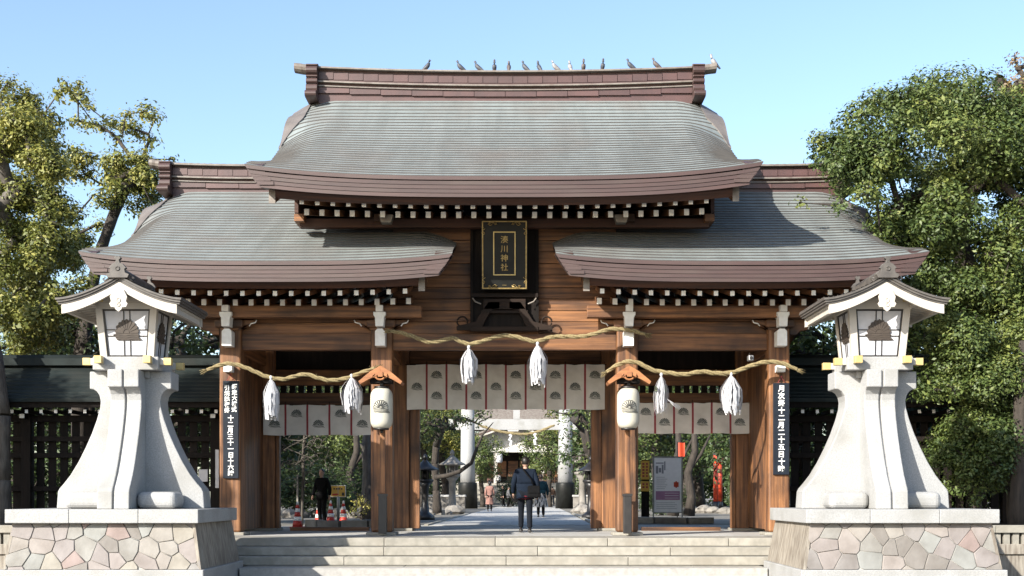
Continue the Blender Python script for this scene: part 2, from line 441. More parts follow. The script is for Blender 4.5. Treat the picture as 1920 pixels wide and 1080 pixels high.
UP = Roof(-5.10, 5.10, [(26.2, 7.12), (28.0, 7.98), (29.6, 8.80), (31.0, 9.62), (32.3, 10.52)], 0.23, 0.28, 0.46, 0.46, 1.05, 1.05)
LP = [(26.5, 5.50), (28.0, 6.17), (29.5, 6.86), (31.0, 7.56), (32.3, 8.30)]
LL = Roof(-8.46, -1.03, LP, 0.19, 0.15, 0.52, 0.30, 0.95, 0.8)
LR = Roof(1.03, 8.46, LP, 0.15, 0.19, 0.30, 0.52, 0.8, 0.95)
for rf, nc, nx, sd in ((UP, 30, 60, 1), (LL, 27, 44, 2), (LR, 27, 44, 3)):
    ro = G('roof', rf.cover(nc, nx, sd), [M['copper_roof'], M['wood_dark'], M['course_shade']])
    for m in rf.fascia(5, 0.078, 0.055):
        G('eave_layer', m, M['copper_eave'], parent=ro)

for rf, ro, sides in ((UP, 0, (0, 1)), (LL, 1, (0,)), (LR, 2, (1,))):
    ro = [o for o in kids(gate) if o.name.startswith('roof')][ro]
    for sx in sides:
        m = MB(); rings = []
        for y in np.linspace(rf.ye + .64*(rf.yr-rf.ye), rf.yr+.3, 14):
            yy = min(y, 2*rf.yr-y); w = .42*(.15+.85*sst(.66, .82, rf.t(yy)))
            xe = rf.x0-.012 if sx == 0 else rf.x1+.012; sg = 1 if sx == 0 else -1
            top = [(xe+sg*w*k/5, y, rf.z(xe+sg*w*k/5, yy)+.055) for k in range(6)]
            bot = [(x, y_, z-.05) for x, y_, z in top[::-1]]
            rings.append(top+bot)
        m.loft(rings, 0, False, True); G('verge_cap', m, M['copper_cap'], parent=ro)

def ridge(parent, xa, xb, base, ytop, yc, ends, sag, blockw=0.35, half=0.34, tipa=0.62, tipb=0.62):
    """box ridge of stacked copper courses; ends = which ends carry the stepped ornament"""
    H = ytop - base
    def cv(x): 
        u = (x-(xa+xb)/2)/((xb-xa)/2); return sag*u*u
    n = 24
    def band(name, z0, z1, hf, mm, xa_=xa, xb_=xb):
        m = MB(); rings = []
        for k in range(n+1):
            x = xa_ + (xb_-xa_)*k/n; c = cv(x)
            rings.append([(x, yc-hf, z0+c), (x, yc-hf, z1+c), (x, yc+hf, z1+c), (x, yc+hf, z0+c)])
        m.loft(rings, 0, False, True); G(name, m, mm, parent=parent)
    band('ridge_core', base-.25, ytop-0.1*H, half-.05, M['copper_ridge'])
    band('ridge_trim', base+.20*H, base+.235*H, half+.04, M['copper_pale'])
    band('ridge_trim', base+.34*H, base+.385*H, half+.06, M['copper_pale'])
    band('ridge_trim', base+.385*H, base+.45*H, half-.01, M['copper_ridge'])
    band('ridge_trim', base+.80*H, base+.855*H, half+.10, M['copper_pale'])
    nb = int((xb-xa)/blockw)
    for z0, z1, hf, mul in ((base, base+.195*H, half, 2), (base+.46*H, base+.69*H, half, 1)):
        nn = nb//mul
        for k in range(nn):
            x0 = xa + (xb-xa)*k/nn; x1 = xa + (xb-xa)*(k+1)/nn; c = cv((x0+x1)/2)
            m = MB(); e = random.uniform(0, .006)
            m.box(x0+.006, x1-.006, yc-hf-e, yc+hf+e, z0+c, z1+c)
            G('ridge_tile', m, M['copper_ridge'], parent=parent)
    # rounded cap with a pale textured top
    m = MB(); rings = []
    xs = np.linspace(xa-(tipa if ends[0] else 0), xb+(tipb if ends[1] else 0), 60)
    for k, x in enumerate(xs):
        c = cv(x) + 0.05*max(0, (abs(x-(xa+xb)/2)-(xb-xa)/2)/0.5); r = 0.115 + 0.007*(k % 2)
        rings.append([(x, yc + 1.5*r*math.cos(a), ytop-0.10+c+r*math.sin(a)) for a in np.linspace(0, 2*PI, 13)[:-1]])
    m.loft(rings, 0, False, True); G('ridge_cap', m, M['copper_pale'], parent=parent)
    m = MB()
    for s, xe in ((0, xa), (1, xb)):
        if not ends[s]: continue
        sg = -1 if s == 0 else 1
        c = cv(xe)
        m = MB()
        x0, x1 = sorted((xe, xe + sg*0.27))
        # stacked bulging blocks, front and back
        zs = [(ytop-.07, -.08*H, .50, .05), (ytop-.17*H, -.30*H, .47, .14), (ytop-.47*H, -.09*H, .50, .05), (ytop-.58*H, -.20*H, .47, .10), (ytop-.80*H, -.26*H, .52, .07), (ytop-1.07*H, -.24*H, .66, .12)]
        for (zt, dh, hf, bul) in zs:
            prof = []
            for a in np.linspace(-PI/2, PI/2, 8):
                prof.append((yc - hf - bul*math.cos(a), zt + dh/2 + dh/2*-math.sin(a) + c))
            back = [(2*yc - y, z) for y, z in prof[::-1]]
            m.prism(prof + back, 'x', x0, x1)
        m.box(x0+.03, x1-.03, yc-.5, yc+.5, ytop-1.25*H+c, ytop-.10+c)
        m.cbox(xe+sg*.135, yc, ytop-.10+c, .30, 1.0, .07)
        G('ridge_end_ornament', m, M['copper_eave'], parent=parent, bevel=0.01)

roofs = [o for o in kids(gate) if o.name.startswith('roof')]
ridge(roofs[0], -4.48, 4.48, 10.42, 11.12, 32.3, (1, 1), 0.10, 0.35)
ridge(roofs[1], -7.98, -4.0, 8.22, 8.86, 32.3, (1, 0), 0.04, 0.35)
ridge(roofs[2], 4.0, 7.98, 8.22, 8.86, 32.3, (0, 1), 0.04, 0.35)

# rafters, purlins, barge boards, ceilings under each roof
RSL = 0.20
def rafter_mesh(w, h, ln, name):
    m = MB(); vs = []
    for y in (0, ln):
        z = RSL*y
        vs += [(-w/2, y, z-h/2), (w/2, y, z-h/2), (w/2, y, z+h/2), (-w/2, y, z+h/2)]
    m.add(vs, [(0,1,5,4),(1,2,6,5),(2,3,7,6),(3,0,4,7),(4,5,6,7)], 0)
    m.add(vs, [(0,1,2,3)], 1)
    return m.mesh(name, [M['wood_d'], M['wend']])
fly = rafter_mesh(0.088, 0.10, 2.4, 'flying_rafter'); base = rafter_mesh(0.10, 0.128, 3.0, 'base_rafter')
def rafters(rf, xs, ytf, ztf, ytb, ztb):
    xm = (rf.x0+rf.x1)/2; h = (rf.x1-rf.x0)/2
    for x in xs:
        u = (x-xm)/h
        dz = (rf.rl if u < 0 else rf.rr)*abs(u)**2.8
        put('rafter', fly, gate, (x, ytf-28.5, ztf + dz*.75))
        put('rafter', base, gate, (x, ytb-28.5, ztb + dz*.5))
rafters(UP, [-4.06 + 0.3123*k for k in range(27)], 26.75, 6.66, 27.40, 6.62)
rafters(LL, [-7.62 + 0.33*k for k in range(18)], 27.05, 4.955, 27.95, 4.90)
rafters(LR, [1.99 + 0.33*k for k in range(18)], 27.05, 4.955, 27.95, 4.90)

def under(rf, xin0, xin1, zf, yend, bx):
    """eave board, soffit boarding, barge boards"""
    xm = (rf.x0+rf.x1)/2; h = (rf.x1-rf.x0)/2
    def dz(x):
        u = (x-xm)/h; return (rf.rl if u < 0 else rf.rr)*min(1,abs(u))**2.8
    m = MB(); rings = []; so = []
    for k in range(31):
        x = xin0 + (xin1-xin0)*k/30; d = dz(x)
        rings.append([(x, rf.ye+.30, zf+.04+d*.9), (x, rf.ye+.30, zf+.30+d), (x, rf.ye+.42, zf+.30+d), (x, rf.ye+.42, zf-.07+d*.8)])
        so.append([(x, rf.ye+.30, zf+.10+d*.9), (x, yend, zf+.10+d*.5+RSL*(yend-rf.ye-.3)), (x, yend, zf+.13+d*.5+RSL*(yend-rf.ye-.3)), (x, rf.ye+.30, zf+.13+d*.9)])
    m.loft(rings, 0, False, True); G('eave_board', m, M['wood_shaded'])
    m = MB(); m.loft(so, 0, False, True); G('soffit', m, M['wood_shaded'])
    for xb in bx:
        m = MB(); rings = []
        ys = list(np.linspace(rf.ye+.36, rf.yr, 14)); ys += [2*rf.yr-y for y in ys[-2::-1]]
        for y in ys:
            q = y if y <= rf.yr else 2*rf.yr-y
            zt = rf.z(xb, q) - .40; hh = 0.36
            rings.append([(xb-.065, y, zt-hh), (xb-.065, y, zt), (xb+.065, y, zt), (xb+.065, y, zt-hh)])
        m.loft(rings, 0, False, False)
        m.add(rings[-1], [(0,1,2,3)], 0); m.add(rings[0], [(0,1,2,3)], 1)
        G('barge_board', m, [M['wood_h'], M['copper_pale']])
under(UP, -4.55, 4.55, 6.72, 29.6, (-4.62, 4.62))
under(LL, -7.95, -1.72, 5.10, 29.2, (-7.92, -1.66))
under(LR, 1.72, 7.95, 5.10, 29.2, (1.66, 7.92))
# gable infill
def gable(rf, x, zb, w=.08, y0=None):
    pts = [(y, rf.z(x, y)-.42) for y in np.linspace(y0 or rf.ye+2.3, rf.yr, 12)]
    pts += [(2*rf.yr-y, z) for y, z in pts[-2::-1]]
    pts += [(pts[-1][0], zb), (pts[0][0], zb)]
    m = MB(); m.prism(pts, 'x', x-w/2, x+w/2); return m
for x in (-4.45, 4.45): G('gable_wall', gable(UP, x, 6.9), M['wood_shaded'])
for x in (-7.6, 7.6): G('gable_wall', gable(LL if x < 0 else LR, x, 5.1), M['wood_v'])
# purlins carrying the rafters
m = MB(); m.box(-4.32, 4.32, 28.12, 28.34, 6.51, 6.70); G('purlin', m, M['wood_shaded'], bevel=.01)
for a, b in ((-8.1, -1.75), (1.75, 8.1)):
    m = MB(); m.box(a, b, 28.16, 28.40, 4.62, 4.87); G('purlin', m, M['wood_h'], bevel=.01)

OFF = (-5.87, -2.63, 2.63, 5.87)
def baseplate(x0, x1, y0, y1, h=.07):
    m = MB(); m.box(x0, x1, y0, y1, 0.003, h); G('base_stone', m, M['step'], bevel=.015)
# front posts
for x in OFF:
    m = MB(); m.box(x-.23, x+.23, 28.5, 28.96, .07, 4.98); G('post', m, M['wood_v'], bevel=.045)
    baseplate(x-.32, x+.32, 28.38, 29.08)
    m = MB(); xb = x if abs(x) < 5 else x + math.copysign(.55, x)
    m.box(xb-.22, xb+.22, 35.6, 36.1, .07, 4.98); G('post', m, M['wood_v'], bevel=.045)
    baseplate(xb-.32, xb+.32, 35.5, 36.2)
# main posts of the middle plane and the side boards of each bay
YM = 32.1
for x in OFF:
    m = MB(); m.box(x-.31, x+.31, YM, YM+.62, .06, 5.3); G('post', m, M['wood_v'], bevel=.02)
    baseplate(x-.40, x+.40, YM-.12, YM+.72)
    for s in (-1, 1):
        if x == OFF[0] and s < 0 or x == OFF[3] and s > 0: continue
        xa, xb = sorted((x + s*.313, x + s*(.56 if abs(x) < 5 and s*x < 0 else .41)))
        m = MB(); m.box(xa, xb, YM+.10, YM+.34, .06, 2.975 if abs(x) > 5 or s*x > 0 else 3.95); G('jamb_board', m, M['wood_v'], bevel=.012)
# sill
for a, b in ((-5.2, -3.3), (3.3, 5.2)):
    m = MB(); m.box(a, b, YM+.1, YM+.35, .003, .09); G('sill', m, M['wood_h'])
# beams: (x0,x1,y0,y1,z0,z1)
def beam(x0, x1, y0, y1, z0, z1, nm='beam', mm=None): 
    m = MB(); m.box(x0, x1, y0, y1, z0, z1); return G(nm, m, mm or M['wood_h'], bevel=.012)
IN = [(-5.64, -2.86), (-2.40, 2.40), (2.86, 5.64)]
for i, (a, b) in enumerate(IN):
    beam(a, b, 28.62, 28.86, 3.98, 4.33)
    # board wall above the front beam
    top = 4.98 if i != 1 else 6.62
    z = 4.334
    while z < top - .05:
        z1 = min(z + random.uniform(.235, .29), top)
        if i == 1: segs = [(a, -.73), (-.73, .73), (.73, b)]
        else: segs = [(a, b)]
        for sa, sb in segs:
            e = random.uniform(0, .012)
            m = MB(); m.box(sa+.002, sb-.002, 28.68-e, 28.76, z, z1-.010); G('plank', m, M['wood_h'], bevel=.006)
        z = z1
# plank wall continues up beside the centre between posts and under the upper eave
for sgn in (-1, 1):
    z = 5.0
    while z < 6.6:
        z1 = min(z + .26, 6.62); a, b = sorted((sgn*2.40, sgn*4.4))
        m = MB(); m.box(a, b, 30.70, 30.78, z+1.3, z1+1.29); G('plank', m, M['wood_h'])
        z = z1
beam(-2.7, 2.7, 28.60, 28.84, 6.62, 6.86)
# side ties running back from each front post
for x in OFF:
    beam(x-.12, x+.12, 28.96, YM, 3.98, 4.30, 'tie_beam', M['wood_d']); beam(x-.11, x+.11, YM+.62, 35.6, 3.98, 4.30, 'tie_beam', M['wood_d'])
# middle plane
beam(-5.56, -2.94, YM+.15, YM+.42, 3.52, 3.90); beam(2.94, 5.56, YM+.15, YM+.42, 3.52, 3.90)
beam(-2.32, 2.32, YM+.15, YM+.45, 3.96, 4.34); beam(-5.56, -2.94, YM+.15, YM+.42, 4.5, 4.9); beam(2.94, 5.56, YM+.15, YM+.42, 4.5, 4.9)
beam(-2.32, 2.32, YM+.15, YM+.45, 4.6, 5.2)
for a, b in ((-5.56, -2.94), (2.94, 5.56)):
    beam(a, b, YM+.17, YM+.38, 2.98, 3.34)
    k = a + .11
    while k < b - .05:                                   # slatted opening that lets bright dots through
        m = MB(); m.box(k, k+.135, YM+.2, YM+.32, 3.344, 3.516); G('transom_slat', m, M['wood_dark'])
        k += .213
    m = MB(); m.box(a, b, YM+.22, YM+.30, 3.904, 4.496); G('plank', m, M['wood_dark'])
m = MB(); m.box(-2.32, 2.32, YM+.22, YM+.30, 4.344, 4.596); G('plank', m, M['wood_dark'])
# ceiling inside, board roof over the rear half, end walls at the outer posts
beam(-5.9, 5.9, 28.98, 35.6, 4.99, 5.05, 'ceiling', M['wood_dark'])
for x in (OFF[0], OFF[3]):
    for k in range(9):
        m = MB(); y0 = 28.97 + k*.347; m.box(x-.03, x+.03, y0, y0+.335, .1, 3.97); G('plank', m, M['wood_v'])
beam(-5.6, 5.6, 35.7, 35.95, 4.2, 4.6)
beam(-2.2, 2.2, 35.72, 35.93, 3.9, 4.19)
# capitals, beam noses and bracket arms
def side_arm(x, s, y, z, ln, h):
    pts = [(0, h), (ln, h), (ln-.03, h*.72), (ln-.12, h*.62), (ln-.16, h*.34), (ln-.34, h*.22), (ln-.40, 0), (0, 0)]
    pts = [(x + s*a, z + b) for a, b in pts]
    m = MB(); m.prism(pts, 'y', y, y+.20); G('bracket_arm', m, M['wood_h'], bevel=.008)
    e = pts[1:5]
    m = MB()
    for (a, b), (c, d) in zip(e[:-1], e[1:]):
        m.tube([(a, y-.004, b), (c, y-.004, d)], .014, 6)
    G('bracket_edge', m, M['wend'])
for x in OFF:
    # pentagonal white beam nose
    m = MB(); w = .105
    pts = [(x-w, 4.02), (x+w, 4.02), (x+w, 4.33), (x+w*.5, 4.385), (x-w*.5, 4.385), (x-w, 4.33)]
    m.prism(pts, 'y', 28.17, 28.50, 0)
    G('beam_nose', m, M['wend'], bevel=.006)
    m = MB(); m.box(x-.30, x+.30, 28.36, 29.0, 4.44, 4.60); G('capital', m, M['wood_h'], bevel=.02)
    m = MB(); m.prism([(x-.22, 4.44), (x+.22, 4.44), (x+.16, 4.385), (x-.16, 4.385)], 'y', 28.44, 28.98); G('capital', m, M['wood_h'])
    m = MB(); w = .085
    m.prism([(x-w, 4.42), (x+w, 4.42), (x+w+.01, 4.60), (x+w+.045, 4.66), (x+w+.045, 4.72), (x-w-.045, 4.72), (x-w-.045, 4.66), (x-w-.01, 4.60)], 'y', 28.05, 28.36)
    m.box(x-.075, x+.075, 28.0, 28.3, 4.725, 4.86)
    G('beam_nose', m, M['wend'], bevel=.006)
    m = MB(); m.box(x-.09, x+.09, 28.27, 28.5, 2.98+.50, 3.62); G('beam_nose', m, M['wend']) if abs(x) > 5 else None
    for s in (-1, 1):
        if abs(x) > 5 and s*x > 0:
            side_arm(x+s*.24, s, 28.55, 4.30, .55, .34); continue
        side_arm(x+s*.24, s, 28.44, 4.63, .60, .24)
        side_arm(x+s*.24, s, 28.46, 4.40, .34, .20)
# roof tie braces hidden under the upper roof, between lower and upper roof
for x in (-4.3, -2.63, 2.63, 4.3):
    m = MB(); m.box(x-.1, x+.1, 27.9, 28.6, 6.60, 6.75); G('beam_nose', m, [M['wood_h']])
for px in (724, 1165):
    x = PX(px, 27.6) - GX
    m = MB(); m.prism([(x-.10, 6.50), (x+.10, 6.50), (x+.15, 6.66), (x-.15, 6.66)], 'y', 27.55, 27.8); G('beam_nose', m, M['copper_pale'])

# frog-leg strut and dark backing behind the plaque
m = MB(); m.box(-.70, .70, 28.52, 28.66, 4.42, 6.60); G('plaque_backing', m, M['wood_dark'])
for x in (-.70, .70):
    m = MB(); m.box(x-.03, x+.03, 28.46, 28.66, 4.42, 6.60); G('backing_rail', m, M['wood_dark'])
m = MB(); m.box(-.72, .72, 28.36, 28.52, 4.36, 4.45); m.box(-.5, .5, 28.40, 28.52, 4.74, 4.80); m.box(-.72, .72, 28.38, 28.52, 5.08, 5.16)
for s in (-1, 1):
    pts = [(s*.10, 4.98), (s*.34, 4.98), (s*.44, 4.84), (s*.62, 4.56), (s*1.02, 4.46), (s*1.02, 4.38), (s*.5, 4.38), (s*.40, 4.60), (s*.28, 4.80), (s*.10, 4.84)]
    m.prism(pts, 'y', 28.38, 28.50)
    m.tube([(s*(.90+.11*math.cos(a)), 28.45, 4.56+.11*math.sin(a)) for a in np.linspace(-1.2, 4.2, 14)], .022, 6)
    m.tube([(s*.68, 28.37, 5.06), (s*.62, 28.37, 4.98), (s*.50, 28.37, 4.93)], .018, 6, 1)
m.cbox(0, 28.44, 4.93, .9, .12, .22)
G('frog_leg_strut', m, [M['strut'], M['copper_pale']], bevel=.006)

# ---------------------------------------------------------------- name plaque
def text_mesh(body, size, name, extrude=0.004, bold=0.0, line=1.0, mats=None):
    cu = bpy.data.curves.new('lettering', 'FONT'); cu.body = body; cu.size = size; cu.extrude = extrude; cu.offset = bold
    cu.align_x = 'CENTER'; cu.align_y = 'CENTER'; cu.space_line = line; cu.resolution_u = 3
    o = bpy.data.objects.new('lettering_tmp', cu); col.objects.link(o)
    dg = bpy.context.evaluated_depsgraph_get(); dg.update()
    me = bpy.data.meshes.new_from_object(o.evaluated_get(dg)); me.name = name
    me.materials.clear()
    for m_ in lst(mats): me.materials.append(m_)
    bpy.data.objects.remove(o); bpy.data.curves.remove(cu)
    return me
def crest_polys(n=9):
    """half chrysanthemum over flowing water, in a box about 2 wide and 1.45 high, origin at the waterline"""
    P_ = []
    for k in range(n):
        a0 = PI*k/n + .035; a1 = PI*(k+1)/n - .035; am = (a0+a1)/2
        pts = [(.30*math.cos(a0), .30*math.sin(a0))]
        pts += [(.86*math.cos(a0), .86*math.sin(a0))]
        for q in np.linspace(0, PI, 6)[1:-1]:
            rr = .86 + .14*math.sin(q); aa = a0 + (a1-a0)*(1-math.cos(q))/2
            pts.append((rr*math.cos(aa), rr*math.sin(aa)))
        pts += [(.86*math.cos(a1), .86*math.sin(a1)), (.30*math.cos(a1), .30*math.sin(a1))]
        P_.append(pts)
    P_.append([(.22*math.cos(a), .22*math.sin(a)+.01) for a in np.linspace(0, PI, 10)])
    for y, xa, xb in ((-.10, -1.12, 1.02), (-.24, -.95, .98), (-.38, -.75, 1.15)):
        top = [(xa+(xb-xa)*i/12, y+.035*math.sin(i*.9)+.035) for i in range(13)]
        bot = [(x, z-.075) for x, z in top[::-1]]
        P_.append(top+bot)
    return P_
def crest_mb(cx, cz, s, fy, d=.004, mi=0):
    m = MB()
    for p in crest_polys():
        pts = [(cx+x*s, cz+z*s) for x, z in p]
        ya = [(x, fy(x, z)-d, z) for x, z in pts]; yb = [(x, fy(x, z)+.001, z) for x, z in pts]
        n = len(pts); m.add(ya+yb, [tuple(range(n))] + [(i, (i+1) % n, (i+1) % n+n, i+n) for i in range(n)], mi)
    return m

pq = thing('name_plaque', 'black lacquer name plaque with gilt border and four gold characters under the upper eave', 'plaque', (GX-.0, 28.20, 5.205))
pq.rotation_euler = (R(10), 0, 0); pq.scale = (1, 1, .975)
m = MB(); m.box(-.49, .49, 0, .07, 0, 1.48); part('board', m, M['lacquer'], pq, bevel=.01)
m = MB()
for a, b, c, d in ((-.47, .47, .02, .045), (-.47, .47, 1.44, 1.465), (-.47, -.445, .045, 1.44), (.445, .47, .045, 1.44)):
    m.box(a, b, -.012, 0, c, d)
part('border', m, M['gold_dim'], pq)
m = MB()
for a, b, c, d in ((-.235, .235, .31, .332), (-.235, .235, 1.218, 1.24), (-.235, -.213, .332, 1.218), (.213, .235, .332, 1.218)):
    m.box(a, b, -.03, 0, c, d)
part('inner_border', m, M['gold'], pq)
m = MB()
def curl(cx, cz, r, a0, a1, flip=1):
    m.tube([(cx+flip*r*(1-.5*k/11)*math.cos(a), -.014, cz+r*(1-.5*k/11)*math.sin(a)) for k, a in enumerate(np.linspace(a0, a1, 12))], .008, 5)
for s in (-1, 1):
    for cz, up in ((.04, 1), (1.44, -1)):
        curl(s*.20, cz+up*.03, .045, 0, 5, s); curl(s*.30, cz+up*.03, .045, 3.1, 8, s); m.tube([(s*.15, -.014, cz+up*.05), (s*.25, -.014, cz), (s*.35, -.014, cz+up*.05)], .008, 5)
    for zz in (.22, 1.26):
        curl(s*.44, zz-.06, .035, 0, 5, s); curl(s*.44, zz+.05, .035, 3.1, 8, s)
part('scrollwork', m, M['gold_dim'], pq)
for k, ch in enumerate('湊川神社'):
    put('gold_character', text_mesh(ch, .165, 'gold_character', .006, .001, 1, M['gold_dim']), pq, (0, -.012, 1.06-.196*k), (R(90), 0, 0))
m = MB()
for k in range(3): m.cbox(-.03+.03*k, -.008, .10, .018, .006, .012)
part('small_marks', m, M['gold_dim'], pq)

# ---------------------------------------------------------------- notice boards on the outer posts
def notice(xc, z0, z1, w, label, cols):
    t = thing('notice_board', label, 'sign', (xc, 28.44, z0))
    h = z1-z0
    m = MB(); m.box(-w/2, w/2, 0, .05, 0, h); part('board', m, M['board_navy'], t, bevel=.006)
    m = MB(); m.tube([(-.08, -.005, h), (0, -.005, h+.12), (.08, -.005, h)], .007, 5); m.cbox(0, -.005, h+.13, .03, .03, .03); part('hanger', m, M['red_tape'], t)
    for txt, dx, za, zb, size in cols:
        for k, ch in enumerate(txt):
            me = text_mesh(ch, size, 'white_character', .003, size*.024, 1, M['white'])
            put('white_character', me, t, (dx + random.uniform(-.006, .006), -.006, h - za - (zb-za)*(k+.5)/len(txt)), (R(90), random.uniform(-.03, .03), 0))
xl = PX(432.5, 28.44); xr = PX(1465, 28.44)
notice(xl, PZ(897, 28.44), PZ(714, 28.44), .33, 'dark notice board with small double column above larger white characters, on outermost left post',
       [('師走大祓式', .078, .07, .68, .115), ('引続除夜祭', -.078, .09, .70, .115), ('十二月三十一日十六時', 0, .74, 2.05, .132)])
notice(xr, PZ(890, 28.44), PZ(718, 28.44), .34, 'dark notice board with a single column of white characters, on the outermost right post',
       [('月次祭十二月二十五日十時', 0, .05, 1.92, .148)])

# ---------------------------------------------------------------- ropes and paper tassels
def rope(label, pts, r, ends=(1, 1)):
    pts = [Vector(p) for p in pts]
    # resample by catmull-rom
    fine = []
    for i in range(len(pts)-1):
        p0, p1, p2, p3 = pts[max(i-1,0)], pts[i], pts[i+1], pts[min(i+2,len(pts)-1)]
        for k in range(16):
            u = k/16
            fine.append(0.5*((2*p1) + (p2-p0)*u + (2*p0-5*p1+4*p2-p3)*u*u + (3*p1-p0-3*p2+p3)*u**3))
    fine.append(pts[-1])
    L = [0]
    for a, b in zip(fine[:-1], fine[1:]): L.append(L[-1]+(b-a).length)
    m = MB(); n = int(L[-1]/.025)
    def at(s):
        for i in range(len(L)-1):
            if s <= L[i+1]: 
                u = (s-L[i])/max(1e-9, L[i+1]-L[i]); return fine[i].lerp(fine[i+1], u)
        return fine[-1]
    cen = [at(L[-1]*i/n) for i in range(n+1)]
    random.seed(3)
    for st in range(3):
        pa = []; rr = []
        for i, c in enumerate(cen):
            d = (cen[min(i+1,n)]-cen[max(i-1,0)]).normalized(); a = d.cross(Vector((0,1,0))).normalized(); b = d.cross(a)
            th = 2*PI*st/3 + i*.025/(r*2.9)*1.25
            e = min(1, (.25 + min(i, n-i)*.03/.25)) if True else 1
            taper = .75+.25*min(1, min(i, n-i)*.025/.3)
            pa.append(c + (a*math.cos(th)+b*math.sin(th))*r*.52*taper); rr.append(r*.56*taper*random.uniform(.94, 1.06))
        m.tube(pa, rr, 6)
    for e, (c, d) in zip(ends, ((cen[0], cen[0]-cen[4]), (cen[-1], cen[-1]-cen[-5]))):
        if e:
            d.normalize()
            for k in range(26):
                q = Vector((random.uniform(-1,1), random.uniform(-1,1), random.uniform(-1,1)))*r*.9
                m.tube([c+q*.5, c+d*random.uniform(.07,.13)+q*1.3], .006, 3)
    for k in range(30):                                  # loose straws
        c = random.choice(cen); q = Vector((random.uniform(-1,1), random.uniform(-1,0), random.uniform(-1,1))).normalized()
        m.tube([c+q*r*.8, c+q*r*1.1+Vector((random.uniform(-.06,.06), 0, random.uniform(-.04,.04)))], .003, 3)
    o = part('sacred_rope', m, M['rope']); tag(o, label, 'rope', 'straw ropes on the gate')
YR = 28.05
def rp(l, Y=YR): return [P(a, b, Y) for a, b in l]
rope('long twisted straw rope slung in waves across the central bay of the gate',
     rp([(733,621),(752,624),(775,631),(803,641),(828,639),(848,634),(868,642),(882,645),(903,640),(925,633),(946,629),(970,632),(995,639),(1010,639),(1035,632),(1060,631),(1090,631),(1115,626),(1140,618),(1158,617),(1185,620),(1210,627)]), .047)
rope('twisted straw rope slung across the left bay of the gate above the left side curtain',
     rp([(388,694),(408,686),(425,682),(445,684),(470,693),(500,706),(530,711),(555,705),(575,702),(595,708),(620,713),(650,709),(680,698),(703,690)]), .047)
rope('twisted straw rope slung across the right bay of the gate above the right side curtain',
     rp([(1137,698),(1155,686),(1178,678),(1200,682),(1225,694),(1260,700),(1285,702),(1315,697),(1345,700),(1375,698),(1405,687),(1435,679),(1465,681),(1495,693)]), .05)

def tassel(label, px, pt, pb, w, seed, cat='paper tassel', thin=False, spread=1.0):
    random.seed(seed)
    top = P(px, pt, YR-.02); H = (pb-pt)*YR/F; W = w*YR/F/2
    t = thing('paper_tassel', label, cat, (top.x, top.y, top.z), group='white tassels hanging from the ropes')
    m = MB(); m.lathe([(.001, .06), (.03, .04), (.035, 0), (.022, -.03)], 0, 0, 8); part('knot', m, M['paper'], t)
    m = MB()
    n = 150 if thin else 95
    for k in range(n):
        a = random.uniform(0, 2*PI); lay = random.uniform(.25, 1); ln = H*random.uniform(.70, 1.0)*(.80+.2*lay)
        wd = .010 if thin else random.uniform(.025, .06)
        ca, sa = math.cos(a), math.sin(a); tx, ty = -sa, ca
        prev = None; nseg = 7 if not thin else 5
        j = random.uniform(-.5, .5)
        for i in range(nseg+1):
            u = i/nseg
            rad = W*lay*(math.sin(min(1, u*1.7)*PI/2)**.9)*(1.0-.22*max(0, u-.6)/.4)
            z = -ln*u
            if not thin: rad += (.010 if i % 2 else -.004)*lay*min(1, u*3); off = (.007 if i % 2 else -.007)
            else: off = .03*u*u*math.sin(k*3.1)
            cx = ca*rad + tx*(off + j*.05*u); cy = (sa*rad + ty*off)*.8
            ww = wd*(.35+.65*min(1, u*2.2))
            cur = ((cx-tx*ww/2, cy-ty*ww/2, z), (cx+tx*ww/2, cy+ty*ww/2, z))
            if prev: m.add([prev[0], prev[1], cur[1], cur[0]], [(0,1,2,3)], 0)
            prev = cur
        if thin and k % 9 == 0:
            pass
    if thin:
        for k in range(14):
            e = random.uniform(.6, 1)
            m.tube([(W*.6, 0, -H*.55), (W*(1.1+.4*e), random.uniform(-.05,.05), -H*(.66+.06*k/14)), (W*(1.3+1.0*e), random.uniform(-.08,.08), -H*(.72+.10*k/14))], .004, 3)
    part('paper_strips', m, M['paper'], t)
tassel('white folded paper tassel, left of two below the central rope', 879, 652, 723, 38, 1)
tassel('white folded paper tassel with a notched hem, right of two below the central rope', 1008, 645, 728, 39, 2)
tassel('long white paper tassel over the left edge of the left side curtain', 508, 709, 791, 36, 3)
tassel('bushy white paper tassel beside the left paper lantern', 659, 706, 778, 46, 4)
tassel('narrow white fringed tassel of thin strands beside the right paper lantern', 1240, 703, 783, 32, 5, thin=True)
tassel('bushy white paper tassel over the right end of the right side curtain', 1371, 703, 783, 46, 6)

